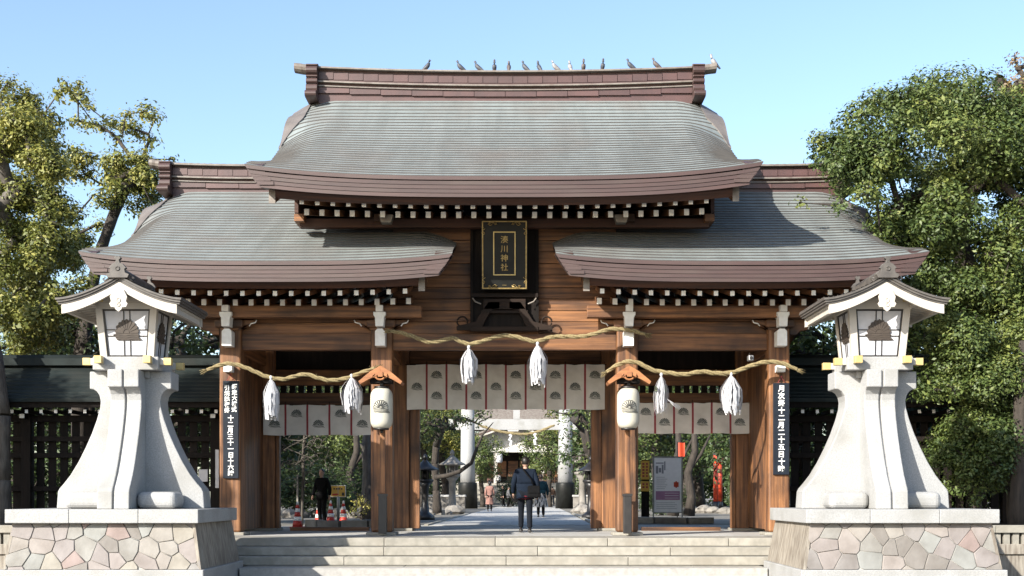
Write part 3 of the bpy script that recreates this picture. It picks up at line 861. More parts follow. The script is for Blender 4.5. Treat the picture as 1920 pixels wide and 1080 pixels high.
# ---------------------------------------------------------------- curtains
def curtain(label, px0, px1, py0, py1, Y, npan, first_single, seed, skew=0):
    x0, x1 = PX(px0, Y), PX(px1, Y); z1, z0 = PZ(py0, Y), PZ(py1, Y)
    random.seed(seed); ph = [random.uniform(0, 6) for _ in range(6)]
    t = thing('curtain', label, 'curtain', ((x0+x1)/2, Y, z0), group='crested cloth curtains in the gate')
    W = x1-x0; H = z1-z0
    def fy(x, z):
        u = (z)/H
        return (1-.5*u)*(.018*math.sin(x*5.3+ph[0]) + .012*math.sin(x*11+ph[1]+z*3) + .010*math.sin(x*3+z*9+ph[2])) + .007*math.sin((x+z)*16+ph[3])*u
    pw = W/npan
    for k in range(npan):
        a = -W/2 + pw*k; b = a + pw
        rings = []; nx, nz = 10, 14
        m = MB()
        for j in range(nz+1):
            z = H*j/nz
            rings.append([(a+(b-a)*i/nx, fy(a+(b-a)*i/nx, z), z + (.0 if j < nz else -.012*math.sin(PI*((a+(b-a)*i/nx)+W/2)/pw/1.0)**2) + (.008*math.sin((a+(b-a)*i/nx)*7+ph[4]) if j == 0 else 0)) for i in range(nx+1)])
        m.loft(rings, 0, True, False, False)
        pn = part('cloth_panel', m, M['cloth'], t)
        cx = (a+b)/2 + .03; s = min(.13, pw*.28)
        single = (k % 2 == 0) == first_single
        for zc in ([.50] if single else [.30, .76]) if H > .9 else ([.36] if single else [.70]):
            part('crest', crest_mb(cx-.03, H*zc-.02, s*1.0, fy, .004), M['crest'], pn)
        if k:
            m = MB(); rings = []
            for j in range(nz+1):
                z = H*j/nz; rings.append([(a-.024, fy(a-.024, z)-.004, z), (a+.024, fy(a+.024, z)-.004, z), (a+.024, fy(a+.024, z)+.003, z), (a-.024, fy(a-.024, z)+.003, z)])
            m.loft(rings, 0, False, True); part('red_stripe', m, M['red_tape'], t)
    m = MB(); m.tube([(-W/2-.04, .02, H-.01), (W/2+.04, .02, H-.01)], .012, 6)
    for k in range(npan+1): m.tube([(-W/2+pw*k, .02, H-.02), (-W/2+pw*k, .03, H+.07)], .006, 4)
    part('hanging_rod', m, M['wood_dark'], t)
YC = 31.9
curtain('wide pale curtain with two rows of dark crests hanging over the central passage', 763, 1134, 683, 768, YC, 10, True, 1)
curtain('pale crested curtain hanging over the left side passage beside the left paper lantern', 494, 700, 759, 816, YC, 5, True, 2)
curtain('pale crested curtain hanging over the right side passage beside the right paper lantern', 1193, 1405, 755, 813, YC, 6, False, 3)

# ---------------------------------------------------------------- paper lanterns and their posts
def lantern_set(px, Y, side, pl):
    x = PX(px, Y)
    t = thing('lantern_post', 'slim lantern post with small gabled roof before the %s central gate post' % side, 'lantern post', (x, Y+.22, 0), group='lantern posts with gabled roofs')
    m = MB(); m.box(-.055, .055, -.05, .06, .9, 3.42); part('pole', m, M['wood_v'], t, bevel=.01)
    m = MB(); m.box(-.085, .085, -.075, .085, .05, .88); part('metal_sleeve', m, M['black_metal'], t, bevel=.01)
    m = MB(); m.box(-.10, .10, -.09, .10, .84, .89); m.box(-.03, .03, -.32, .05, 3.16, 3.21); part('bracket', m, M['black_metal'], t)
    for s in (-1, 1):
        m = MB()
        pts = [(0, 3.39), (s*.10, 3.33), (s*.24, 3.27), (s*.42, 3.165), (s*.455, 3.225), (s*.21, 3.43), (0, 3.555)]
        m.prism(pts, 'y', -.50, .10); part('roof_slope', m, M['wood_fresh'], t, bevel=.004)
    m = MB(); m.tube([(.09*math.cos(a), -.51, 3.32+.06*math.sin(a)) for a in np.linspace(-PI, 0, 9)], .022, 5)
    m.tube([(-.13, -.51, 3.38), (-.16, -.51, 3.32), (-.11, -.51, 3.30)], .016, 5); m.tube([(.13, -.51, 3.38), (.16, -.51, 3.32), (.11, -.51, 3.30)], .016, 5); m.cbox(0, -.51, 3.37, .10, .03, .10)
    part('gable_carving', m, M['wood_fresh'], t)
    m = MB(); m.cbox(0, -.22, 3.25, .46, .34, .10); m.box(-.04,.04,-.26,.05,3.30,3.36); part('roof_base', m, M['wood_dark'], t)
    # lantern
    l = thing('paper_lantern', pl, 'paper lantern', (x, Y, PZ(803, Y)), group='white crested paper lanterns')
    H = PZ(729, Y)-PZ(803, Y)
    prof = []
    nr = 44
    def rad(u): return .235*(1-abs(2*u-1)**7*.34)
    for k in range(nr+1):
        u = k/nr; prof.append((rad(u) + (.0035 if k % 2 else 0), H*u))
    m = MB(); m.loft([[(r*math.cos(a), r*math.sin(a), z) for a in np.linspace(0, 2*PI, 33)[:-1]] for r, z in prof], 0, True, True); part('paper_shade', m, M['lantern_paper'], l)
    for z0, z1 in ((-.035, .012), (H-.012, H+.05)):
        m = MB(); m.lathe([(.15, z0), (.155, z0), (.155, z1), (.15, z1)], 0, 0, 20); part('black_rim', m, M['black_metal'], l)
    m = MB(); m.tube([(0,0,H+.04),(0,0,H+.15)], .008, 5)
    if side == 'left': m.tube([(0,0,-.03),(.0,0,-.10)], .03, 8)
    part('hook', m, M['black_metal'], l)
    # outlined crest on the cylinder
    m = MB(); s = .165; zc = H*.50
    def cyl(xx, zz):
        a = xx/.235; r = .243
        return (r*math.sin(a), -r*math.cos(a), zz)
    for p in crest_polys()[:10]:
        q = [cyl(a*s, zc + b*s) for a, b in p]; m.tube(q + [q[0]], .0065, 4)
    for y, xa, xb in ((-.12, -1.1, 1.05), (-.27, -.95, 1.0), (-.42, -.95, 1.15), (-.56, -.8, 1.25)):
        m.tube([cyl((xa+(xb-xa)*i/12)*s, zc+(y+.03*math.sin(i))*s) for i in range(13)], .006, 4)
    part('crest', m, M['ink'], l)
lantern_set(715.5, 27.95, 'left', 'white paper lantern hanging before the left central post, half in shade')
lantern_set(1178, 27.95, 'right', 'creamy sunlit paper lantern hanging before the right central post')

# security camera under the right beam
t = thing('security_camera', 'small grey security camera under the right beam beside the rope', 'camera', (PX(1407, 28.3), 28.3, PZ(672, 28.3)))
m = MB(); m.cbox(0, 0, 0, .11, .22, .12); part('housing', m, M['steel'], t, bevel=.02)
m = MB(); m.tube([(0, .08, .03), (.03, .30, .14)], .018, 6); part('bracket', m, M['steel'], t)
m = MB(); m.tube([(0, -.10, 0), (0, -.125, 0)], .035, 10); part('lens', m, M['black_metal'], t)
# ---------------------------------------------------------------- stone lanterns and their pedestals
def voronoi(W, H, nx, nz, seed, jit=.40):
    random.seed(seed)
    S = []
    for j in range(-1, nz+1):
        for i in range(-1, nx+1):
            S.append(((i+.5+random.uniform(-jit, jit)+(.25 if j % 2 else -.25))*W/nx, (j+.5+random.uniform(-jit, jit))*H/nz, random.uniform(-.0, .02)))
    cells = []
    for a, (sx, sz, w) in enumerate(S):
        poly = [(0,0),(W,0),(W,H),(0,H)]
        for b_, (tx, tz, w2) in enumerate(S):
            if a == b_ or abs(tx-sx) > 2.5*W/nx or abs(tz-sz) > 2.5*H/nz: continue
            mx_, mz = (sx+tx)/2, (sz+tz)/2; nx_, nz_ = tx-sx, tz-sz
            new = []
            for i in range(len(poly)):
                p, q = poly[i], poly[(i+1) % len(poly)]
                dp = (p[0]-mx_)*nx_+(p[1]-mz)*nz_; dq = (q[0]-mx_)*nx_+(q[1]-mz)*nz_
                if dp <= 0: new.append(p)
                if dp*dq < 0:
                    u = dp/(dp-dq); new.append((p[0]+(q[0]-p[0])*u, p[1]+(q[1]-p[1])*u))
            poly = new
            if len(poly) < 3: break
        if len(poly) >= 3:
            ar = abs(sum(poly[i][0]*poly[(i+1)%len(poly)][1]-poly[(i+1)%len(poly)][0]*poly[i][1] for i in range(len(poly))))/2
            if ar > .004: cells.append(poly)
    return cells
PYC = 24.1
ZC = 0.62
def pedestal(xc, label, seed):
    t = thing('lantern_pedestal', label, 'pedestal', (xc, PYC, -0.85), group='stone pedestals beside the steps')
    z0, z1, hb, ht = .45, 1.235, 1.68, 1.55
    m = MB(); m.loft([[(-h, -h*.95, z), (h, -h*.95, z), (h, h*.95, z), (-h, h*.95, z)] for z, h in ((z0, hb-.03), (z1, ht-.03))], 0, False, True); part('core', m, M['joint'], t)
    m = MB(); m.box(-1.74, 1.74, -1.68, 1.66, 0, z0); part('plinth', m, M['granite'], t, bevel=.015)
    # irregular stones on the front
    W, H = 2*hb, z1-z0
    for poly in voronoi(W, H, 9, 3, seed):
        cx = sum(p[0] for p in poly)/len(poly); cz = sum(p[1] for p in poly)/len(poly)
        d = random.uniform(.008, .026); g_ = .0045
        def pt(p, out, shrink):
            dx, dz = p[0]-cx, p[1]-cz; L = math.hypot(dx, dz) or 1
            x = cx + dx*(1-shrink/L) ; z = cz + dz*(1-shrink/L)
            u = z/H; hw = hb + (ht-hb)*u
            return ((x/W*2-1)*hw, -(hw-.03)*.95-out, z0+z)
        A = [pt(p, -.02, g_) for p in poly]; B = [pt(p, d*.6, g_) for p in poly]; C = [pt(p, d+.006, g_+.012) for p in poly]
        n = len(poly); m = MB()
        for q0, q1 in ((A, B), (B, C)):
            m.add(q0+q1, [(i, (i+1) % n, (i+1) % n+n, i+n) for i in range(n)], 0, True)
        m.add(C, [tuple(range(n))], 0)
        part('stone', m, M['stone'], t)
    # slabs on the flanks and back
    for sx in (-1, 1):
        ys = [-1, -.82, -.2, .42, 1]
        for a, b in zip(ys[:-1], ys[1:]):
            m = MB(); r = []
            for z, h in ((z0+.003, hb), (z1-.003, ht)):
                r.append([(sx*(h-.05), a*h*.95+.004, z), (sx*h, a*h*.95+.004, z), (sx*h, b*h*.95-.004, z), (sx*(h-.05), b*h*.95-.004, z)])
            m.loft(r, 0, False, True); part('stone_slab', m, M['stone_side'], t)
    xs = [-1, -.3, .35, 1]
    for a, b in zip(xs[:-1], xs[1:]):
        m = MB(); m.loft([[(a*h+.004, h*.95-.05, z), (b*h-.004, h*.95-.05, z), (b*h-.004, h*.95+.002, z), (a*h+.004, h*.95+.002, z)] for z, h in ((z0+.003, hb-.02), (z1-.003, ht-.02))], 0, False, True)
        part('stone_slab', m, M['stone_side'], t)
    for a, b in ((-1.635, -.55), (-.55, .62), (.62, 1.635)):
        m = MB(); m.box(a+.002, b-.002, -1.60, 1.58, z1, z1+.235); part('cap_stone', m, M['granite'], t, bevel=.012)
pedestal(-6.93, 'stone pedestal left of the steps, faced with pale pink and cream irregular stones', 11)
pedestal(6.60, 'stone pedestal right of the steps, faced with mottled stones among them a red one', 23)

sl = thing('stone_lantern', 'tall white stone lantern on the left pedestal with a copper gabled roof', 'stone lantern', (-6.82, PYC, ZC), group='white stone lanterns flanking the steps')
PR = [(0,1.32),(.30,1.30),(.36,1.27),(.44,1.20),(.60,1.075),(.84,.93),(1.1,.80),(1.35,.69),(1.6,.60),(1.80,.545),(1.92,.535),(2.02,.555),(2.09,.60),(2.13,.66),(2.14,.73),(2.45,.73)]
def finprof(d=0): return [(-(h-d), z) for z, h in PR] + [(h-d, z) for z, h in PR[::-1]]
m = MB(); m.prism(finprof(), 'y', -.27, .27); part('side_fins', m, M['granite'], sl, bevel=.018)
for a, b in ((-.275, -.016), (.016, .275)):
    m = MB(); m.prism(finprof(), 'x', a, b); part('fin_half', m, M['granite'], sl, bevel=.018)
m = MB(); m.prism(finprof(.05), 'x', -.015, .015); part('groove_core', m, M['granite'], sl)
for sx in (-1, 1):
    for sy in (-1, 1):
        m = MB()
        x0, x1 = sorted((sx*.28, sx*.98)); y0, y1 = sorted((sy*.28, sy*.92))
        m.box(x0, x1, y0, y1, 0.0, .30); o = part('rounded_block', m, M['granite'], sl); b_ = o.modifiers.new('bevel', 'BEVEL'); b_.width = .11; b_.segments = 4
for sx in (-1, 1):
    for sy in (-1, 1):
        m = MB(); x0, x1 = sorted((sx*.275, sx*.36)); y0, y1 = sorted((sy*.275, sy*.36))
        m.box(x0, x1, y0, y1, 2.33, 2.45); part('corner_block', m, M['granite'], sl, bevel=.01)
m = MB(); m.box(-.58, .58, -.58, .58, 2.452, 2.685); part('neck_slab', m, M['granite'], sl, bevel=.015)
for s in (-1, 1):
    for ax in ('x', 'y'):
        L = .70; q = .43*s; m = MB(); off = 0.0 if ax == 'x' else .012
        if ax == 'x': m.box(-L, L, q-.058, q+.058, 2.55, 2.665)
        else: m.box(q-.058, q+.058, -L, L, 2.55+off, 2.665+off)
        o = part('cross_beam', m, M['plaster'], sl)
        for e in (-1, 1):
            m = MB(); a0, a1 = sorted((e*L, e*(L+.085)))
            a0 -= .05 if e > 0 else 0; a1 += .05 if e < 0 else 0
            if ax == 'x': m.box(a0, a1, q-.065, q+.065, 2.543, 2.672)
            else: m.box(q-.065, q+.065, a0, a1, 2.543+off, 2.672+off)
            part('gold_cap', m, M['gold'], o, bevel=.006)
# lamp housing, wider at the top; z from 2.69 to 3.62
ZB, ZT, HB, HT = 2.69, 3.64, .475, .555
def hw(z): return HB + (HT-HB)*(z-ZB)/(ZT-ZB)
for sx in (-1, 1):
    for sy in (-1, 1):
        m = MB(); r = []
        for z in (ZB, ZT):
            h = hw(z); x0, x1 = sorted((sx*h, sx*(h-.125))); y0, y1 = sorted((sy*h, sy*(h-.125)))
            r.append([(x0, y0, z), (x1, y0, z), (x1, y1, z), (x0, y1, z)])
        m.loft(r, 0, False, True); part('corner_post', m, M['plaster'], sl, bevel=.008)
def fw(x, z): return -(hw(z)-.045)
def wq(x0, x1, z0, z1, out, d):                         # flat bar lying in the leaning window plane
    r = [[(x, fw(x, z)-out, z) for x, z in ((x0, z0), (x1, z0), (x1, z1), (x0, z1))], [(x, fw(x, z)-out+d, z) for x, z in ((x0, z0), (x1, z0), (x1, z1), (x0, z1))]]
    return r
pm = MB(); pm.loft(wq(-.42, .42, ZB, ZT-.10, .0, .02), 0, False, True); panel = pm.mesh('window_pane', [M['paper']])
fm = MB()
for sgn in (-1, 1):
    z0, z1 = ZB+.02, ZT-.12
    a0, a1 = hw(z0)-.125, hw(z1)-.125
    fm.loft([[(sgn*a0, fw(0,z0)-.018, z0), (sgn*(a0-.028), fw(0,z0)-.018, z0), (sgn*(a1-.028), fw(0,z1)-.018, z1), (sgn*a1, fw(0,z1)-.018, z1)], [(sgn*a0, fw(0,z0)+.01, z0), (sgn*(a0-.028), fw(0,z0)+.01, z0), (sgn*(a1-.028), fw(0,z1)+.01, z1), (sgn*a1, fw(0,z1)+.01, z1)]], 0, False, True)
    fm.loft(wq(sgn*.055-.008, sgn*.055+.008, z0, z1, .014, .013), 0, False, True)
zm = (ZB+ZT)/2-.05
for z in (zm-.055, zm+.055): fm.loft(wq(-.37, .37, z-.008, z+.008, .0145, .013), 0, False, True)
fm.loft(wq(-(hw(ZT-.1)-.125), hw(ZT-.1)-.125, ZT-.14, ZT-.112, .019, .018), 0, False, True); fm.loft(wq(-(hw(ZB)-.125), hw(ZB)-.125, ZB+.012, ZB+.034, .019, .018), 0, False, True)
frame = fm.mesh('window_frame', [M['black_metal']])
cm = MB()
for p in crest_polys():
    pts = [(x*.215, zm-.01+z*.25) for x, z in p]
    ya = [(x, fw(x, z)-.03, z) for x, z in pts]; yb = [(x, fw(x, z)-.002, z) for x, z in pts]; n = len(pts)
    cm.add(ya+yb, [tuple(range(n))] + [(i, (i+1) % n, (i+1) % n+n, i+n) for i in range(n)], 0)
pts = [(.20*math.cos(a), zm-.01+.235*math.sin(a)) for a in np.linspace(0, PI, 20)] + [(-.215, zm-.05), (-.18, zm-.13), (.24, zm-.13), (.20, zm-.07)]
n = len(pts); cm.add([(x, fw(x, z)-.021, z) for x, z in pts], [tuple(range(n))], 0)
cme = cm.mesh('crest', [M['crest_brown']])
for k in range(4):
    o = put('window_pane', panel, sl, rot=(0, 0, k*PI/2)); put('window_frame', frame, o); put('crest', cme, o)
m = MB()
for k in range(4):
    a = k*PI/2
    def ro(x, y): return (x*math.cos(a)-y*math.sin(a), x*math.sin(a)+y*math.cos(a))
    for (y0, y1) in ((-.56, -.43),):
        c = [ro(-.555, y0), ro(.555, y0), ro(.43, y1), ro(-.43, y1)]
        m.add([(x, y, ZT-.11) for x, y in c] + [(x, y, ZT) for x, y in c], [(0,1,2,3),(4,5,6,7),(0,1,5,4),(1,2,6,5),(2,3,7,6),(3,0,4,7)])
part('head_rail', m, M['plaster'], sl)
# roof: concave gable facing front
def rz_(x, w=1.07, top=4.06, ev=3.66): return ev + (top-ev)*max(0, 1-abs(x)/w)**1.6
xs = np.linspace(-1.07, 1.07, 33)
def sheet(dz0, dz1, w, d, name, mm, par=None):
    m = MB(); rings = []
    for x in np.linspace(-w, w, 33):
        zz = rz_(x*1.07/1.07)
        rings.append([(x, -d, zz+dz0), (x, -d, zz+dz1), (x, d, zz+dz1), (x, d, zz+dz0)])
    m.loft(rings, 0, False, True); return part(name, m, mm, par or sl)
rf = sheet(-.035, .0, 1.09, 1.02, 'roof', M['lroof'])
sheet(-.075, -.038, 1.07, .995, 'roof_layer', M['lroof'], rf); sheet(-.11, -.078, 1.05, .97, 'roof_layer', M['lroof'], rf)
# overlapping copper courses running down both slopes
for s in (-1, 1):
    m = MB()
    for k in range(13):
        xa, xb = s*(.06+k*.079), s*(.06+(k+1)*.079)
        m.add([(xa, -1.0, rz_(xa)+.004), (xa, 1.0, rz_(xa)+.004), (xb, 1.0, rz_(xb)+.020), (xb, -1.0, rz_(xb)+.020), (xb, 1.0, rz_(xb)), (xb, -1.0, rz_(xb))], [(0,1,2,3),(3,2,4,5)])
    part('roof_courses', m, M['lroof'], rf)
sheet(-.15, -.113, .99, .93, 'soffit', M['plaster'])
for y in (-.93, .93):
    m = MB(); rings = []
    for x in np.linspace(-1.0, 1.0, 33):
        zz = rz_(x) - .113; h = .13 + .03*abs(x)
        rings.append([(x, y-.03, zz-h), (x, y-.03, zz), (x, y+.03, zz), (x, y+.03, zz-h)])
    m.loft(rings, 0, False, True); part('barge_board', m, M['plaster'], sl)
for s in (-1, 1):
    m = MB(); m.box(s*.93-.035, s*.93+.035, -.90, .90, 3.42, 3.54); part('eave_beam', m, M['plaster'], sl)
    for y in np.linspace(-.8, .8, 8):
        m = MB(); xa, xb = s*.5, s*.93
        m.add([(xa, y-.025, 3.62), (xb, y-.025, 3.545), (xb, y+.025, 3.545), (xa, y+.025, 3.62), (xa, y-.025, 3.56), (xb, y-.025, 3.49), (xb, y+.025, 3.49), (xa, y+.025, 3.56)], [(0,1,2,3),(4,5,6,7),(0,1,5,4),(2,3,7,6),(1,2,6,5)])
        part('rafter', m, M['plaster'], sl)
m = MB(); m.box(-.66, .66, -.60, -.52, 3.642, 3.73); m.box(-.66, .66, .52, .60, 3.642, 3.73); m.box(-.60, -.52, -.85, .85, 3.575, 3.64); m.box(.52, .60, -.85, .85, 3.575, 3.64); part('tie_beam', m, M['plaster'], sl)
m = MB(); pts = [(x, rz_(x)-.12) for x in np.linspace(-.55, .55, 15)]; m.prism(pts + [(.55, 3.64), (-.55, 3.64)], 'y', -.55, .55); part('gable_panel', m, M['plaster'], sl)
for s in (-1, 1):
    m = MB(); m.cbox(s*.46, -.615, 3.685, .15, .02, .075); m.cbox(s*.56, -.615, 3.685, .06, .02, .05); part('gold_plate', m, M['gold'], sl)
m = MB(); gp = [(0,3.42),(.05,3.46),(.07,3.50),(.13,3.50),(.16,3.56),(.13,3.60),(.15,3.68),(.09,3.80),(0,3.86)]
gp = gp + [(-x, z) for x, z in gp[-2:0:-1]]
m.prism(gp, 'y', -1.0, -.965); m.lathe([(.03, 0)], 0, 0, 3) if False else None
m.tube([(.035*math.cos(a), -1.005, 3.62+.035*math.sin(a)) for a in np.linspace(0, 2*PI, 9)], .010, 5)
m.tube([(.028*math.cos(a), -1.005, 3.54+.028*math.sin(a)) for a in np.linspace(0, 2*PI, 9)], .010, 5)
part('gable_pendant', m, M['plaster'], sl, bevel=.006)
m = MB(); m.box(-.075, .075, -.92, .95, 4.0, 4.14); m.tube([(0, -.95, 4.15), (0, .97, 4.15)], .06, 8)
part('ridge', m, M['lroof'], rf)
m = MB()
op = [(-.17,4.0),(-.20,4.06),(-.13,4.09),(-.12,4.15),(-.15,4.17),(-.09,4.24),(-.04,4.26),(-.025,4.31),(-.06,4.34),(-.03,4.38),(0,4.36)]
op = op + [(-x, z) for x, z in op[-2::-1]]
m.prism(op, 'y', -1.06, -.97); m.tube([(.035*math.cos(a), -1.065, 4.16+.035*math.sin(a)) for a in np.linspace(0, 2*PI, 9)], .012, 5)
part('ridge_ornament', m, M['lroof'], rf, bevel=.006)
m = MB(); m.prism([(x*.8, z-.02) for x, z in op], 'y', .95, 1.02); part('ridge_ornament', m, M['lroof'], rf)
for s in (-1, 1):
    for y in (-.98, .98):
        m = MB(); m.tube([(s*.16, y, 4.0), (s*.24, y, 3.95), (s*.27, y, 3.99), (s*.23, y, 4.02)], .022, 6); part('scroll', m, M['lroof'], rf)
km = kid_map(sl)
s2 = copy_tree(sl, km); s2.location.x = 6.50; s2['label'] = 'tall white stone lantern on the right pedestal with a copper gabled roof'

# ---------------------------------------------------------------- pigeons on the ridge
def pigeon_mesh(pose):
    m = MB(); rings = []
    lean = {'up': .9, 'flat': .35, 'mid': .6}[pose]
    # axis from tail tip to crown
    ax = [(-.19, -.06, .010, .028), (-.13, -.03, .016, .032), (-.07, .0, .034, .045), (0, .03, .050, .055), (.05, .07, .048, .05), (.08, .115, .030, .032), (.088, .145, .024, .024), (.10, .172, .026, .025), (.108, .195, .018, .018), (.108, .205, .004, .004)]
    c, s_ = math.cos(lean*.55), math.sin(lean*.55)
    for x, z, a, b_ in ax:
        X, Z = x*c - z*s_*.35, x*s_ + z*c + .07
        rings.append([(X + a*.5*math.sin(q)*0 - 0, b_*math.cos(q), Z + a*math.sin(q)) if False else (X + a*.45*math.sin(q), b_*math.cos(q), Z + a*math.sin(q)) for q in np.linspace(0, 2*PI, 11)[:-1]])
    pth = []; rd = []
    for x, z, a, b_ in ax:
        pth.append((x*c - z*s_*.35, 0, x*s_ + z*c + .07)); rd.append((a+b_)/2*1.12)
    m.tube(pth, rd, 10, 0)
    hx, hz = .105*c-.185*s_*.35, .105*s_+.185*c+.07
    m.tube([(hx+.018, 0, hz-.005), (hx+.045, 0, hz-.015)], [.008, .002], 5, 1)
    for sg in (-1, 1): m.tube([(.0, sg*.022, .06), (.005, sg*.022, .0)], .006, 4, 1)
    return m
PB = [mat('slate_feathers', (0.09,0.10,0.12), (0.05,0.055,0.07), 25, 0.6), mat('pale_feathers', (0.42,0.41,0.40), (0.22,0.22,0.23), 14, 0.6), mat('brown_feathers', (0.16,0.13,0.12), (0.09,0.08,0.08), 18, 0.6)]
bird_leg = mat('bird_leg', (0.35,0.12,0.10), None, 5, 0.6)
birds = [(800,'mid',0,0,'dark pigeon alone, farthest along the ridge towards its left ornament'),(864,'flat',PI,0,'dark pigeon bending low, second along the ridge from the left ornament'),(897,'flat',PI*.9,0,'dark pigeon with its tail out to the right, third from the left ornament'),
 (927,'up',-PI/2,0,'slim pigeon seen end-on, fourth from the left ornament'),(954,'up',PI/2,2,'tall brownish pigeon seen end-on, fifth from the left ornament'),(985,'mid',PI*.85,0,'dark pigeon looking left above the plaque, sixth from the left ornament'),
 (1011,'up',PI*.7,0,'dark upright pigeon, seventh from the left ornament'),(1042,'flat',PI,1,'mottled pale pigeon crouching with its tail out, eighth from the left ornament'),(1069,'up',PI*.6,1,'white-necked pigeon in the middle of the right-hand cluster'),
 (1094,'up',-PI/2,2,'brownish pigeon upright next to the white-necked pigeon'),(1130,'up',-PI*.45,0,'tall dark pigeon ending the cluster, alone before a gap'),(1183,'flat',PI,0,'dark pigeon half sunk behind the ridge cap, right of the gap'),(1231,'flat',PI,2,'brownish pigeon, last on the straight ridge before the right ornament')]
def ridge_z(x): 
    u = (x-GX)/4.48; return 11.12 + .10*u*u
for px, pose, rz, c, lb in birds:
    Y = 32.28; x = PX(px, Y)
    o = part('pigeon', pigeon_mesh(pose), [PB[c], bird_leg], loc=(x, Y, ridge_z(x)+.0), rot=(0,0,rz)); tag(o, lb, 'pigeon', 'pigeons on the ridge'); o.scale = (.92,)*3
o = part('pigeon', pigeon_mesh('up'), [PB[1], bird_leg], loc=(PX(1338, 32.28), 32.28, PZ(124, 32.28)), rot=(0,0,PI*.95)); tag(o, 'pale grey pigeon perched on the very tip of the ridge beam', 'pigeon', 'pigeons on the ridge')

# ---------------------------------------------------------------- roofed side fences
def roofed_fence(xa, xb, label):
    Y = 30.7
    t = thing('roofed_fence', label, 'fence', ((xa+xb)/2, Y, 0), group='dark roofed fences beside the gate')
    def FP(nm, mb, mm, par=None, bev=0): return part(nm, mb, mm, par or t, bevel=bev, world=True)
    rings = lambda a, b, th: [[(x, a[0], a[1]-th), (x, a[0], a[1]), (x, b[0], b[1]), (x, b[0], b[1]-th)] for x in (xa, xb)]
    rf = None
    m = MB()
    for sgn in (-1, 1):
        for k in range(9):
            u0, u1 = k/9, (k+1)/9
            ya, yb = Y+.25+sgn*(1.0-1.0*u0), Y+.25+sgn*(1.0-1.0*u1)
            zc = lambda u: 3.02+.86*(u**1.15)
            m.add([(xa, ya, zc(u0)+.025), (xb, ya, zc(u0)+.025), (xb, yb, zc(u1)), (xa, yb, zc(u1)), (xa, ya, zc(u0)-.06), (xb, ya, zc(u0)-.06), (xb, yb, zc(u1)-.10), (xa, yb, zc(u1)-.10)], [(0,1,2,3),(4,5,1,0),(4,5,6,7),(0,3,7,4),(1,2,6,5)])
    rf = FP('roof', m, M['mossroof'])
    m = MB(); m.box(xa, xb, Y+.05, Y+.45, 3.86, 4.02); m.tube([(xa, Y+.25, 4.03), (xb, Y+.25, 4.03)], .09, 8); FP('ridge_cap', m, M['mossroof'], rf)
    m = MB(); m.box(xa, xb, Y-.66, Y-.60, 2.84, 2.96); FP('eave_board', m, M['wood_dark'])
    rm = MB(); rm.box(-.035, .035, 0, .9, -.04, .04, 0, 1); rme = rm.mesh('rafter', [M['wood_dark'], M['wend']])
    x = xa + .1
    while x < xb: put('rafter', rme, t, (x-(xa+xb)/2, -.52, 2.76)); x += .33
    for z0, z1, y0, y1 in ((2.55, 2.70, -.02, .14), (2.10, 2.22, 0, .12), (1.72, 1.84, 0, .12), (.95, 1.07, 0, .12), (.0, .22, -.05, .17)):
        m = MB(); m.box(xa, xb, Y+y0, Y+y1, z0, z1); FP('rail', m, M['wood_dark'], bev=.01)
    sm = MB(); sm.box(-.09, .09, .13, .16, .2, 2.56); sme = sm.mesh('slat', [M['wood_dark']])
    x = xa + .12; k = 0
    while x < xb:
        if k % 8 == 0:
            m = MB(); m.box(x-.11, x+.11, Y-.06, Y+.20, 0, 2.9, 0); m.box(x-.06, x+.06, Y-.3, Y-.061, 2.62, 2.72, 0, 1); FP('post', m, [M['wood_dark'], M['wend']], bev=.01)
        else: put('slat', sme, t, (x-(xa+xb)/2, 0, 0))
        x += .272; k += 1
roofed_fence(-20.0, -6.45, 'dark roofed timber fence with slatted openings, left of the gate')
roofed_fence(6.15, 16.0, 'dark roofed timber fence with slatted openings, right of the gate behind the lantern')

for px, w_, y0, y1, lb in ((381, .20, 880, 903, 'small white notice sheet pinned to the left fence near the gate'), (407, .08, 843, 915, 'narrow white paper strip on the left fence beside the outermost post')):
    t = thing('paper_notice', lb, 'notice', (PX(px, 30.62), 30.62, PZ(y1, 30.62)))
    m = MB(); m.box(-w_/2, w_/2, 0, .012, 0, PZ(y0, 30.62)-PZ(y1, 30.62)); part('sheet', m, M['paper'], t)
    m = MB(); m.box(-w_/2, w_/2, .013, .06, .02, .04); part('batten', m, M['wood_dark'], t)

def balustrade(xa, xb, label):
    Y = 26.3
    t = thing('stone_balustrade', label, 'balustrade', ((xa+xb)/2, Y, -.85), group='low stone balustrades')
    def FP(nm, mb, mm, bev=0): return part(nm, mb, mm, t, bevel=bev, world=True)
    x = xa
    while x < xb-.01:
        m = MB(); x1 = min(x+1.15, xb); m.box(x+.003, x1-.003, Y-.14, Y+.14, .12, .27); FP('rail_stone', m, M['step'], .012); x = x1
    bm_ = MB(); bm_.box(-.06, .06, -.08, .08, .75, .97); bme = bm_.mesh('baluster', [M['step']])
    x = xa+.12
    while x < xb: put('baluster', bme, t, (x-(xa+xb)/2, 0, 0)); x += .18
    m = MB(); m.box(xa, xb, Y-.15, Y+.6, -.30, -.10); FP('base_course', m, M['stone_side'], .01)
    m = MB(); m.box(xa, xb, Y-.10, Y+.6, -.85, -.303); FP('base_course', m, M['stone_side'], .01)
balustrade(8.35, 15.0, 'low stone balustrade running right from the right pedestal')
balustrade(-16.0, -8.68, 'low stone balustrade running left from the left pedestal')

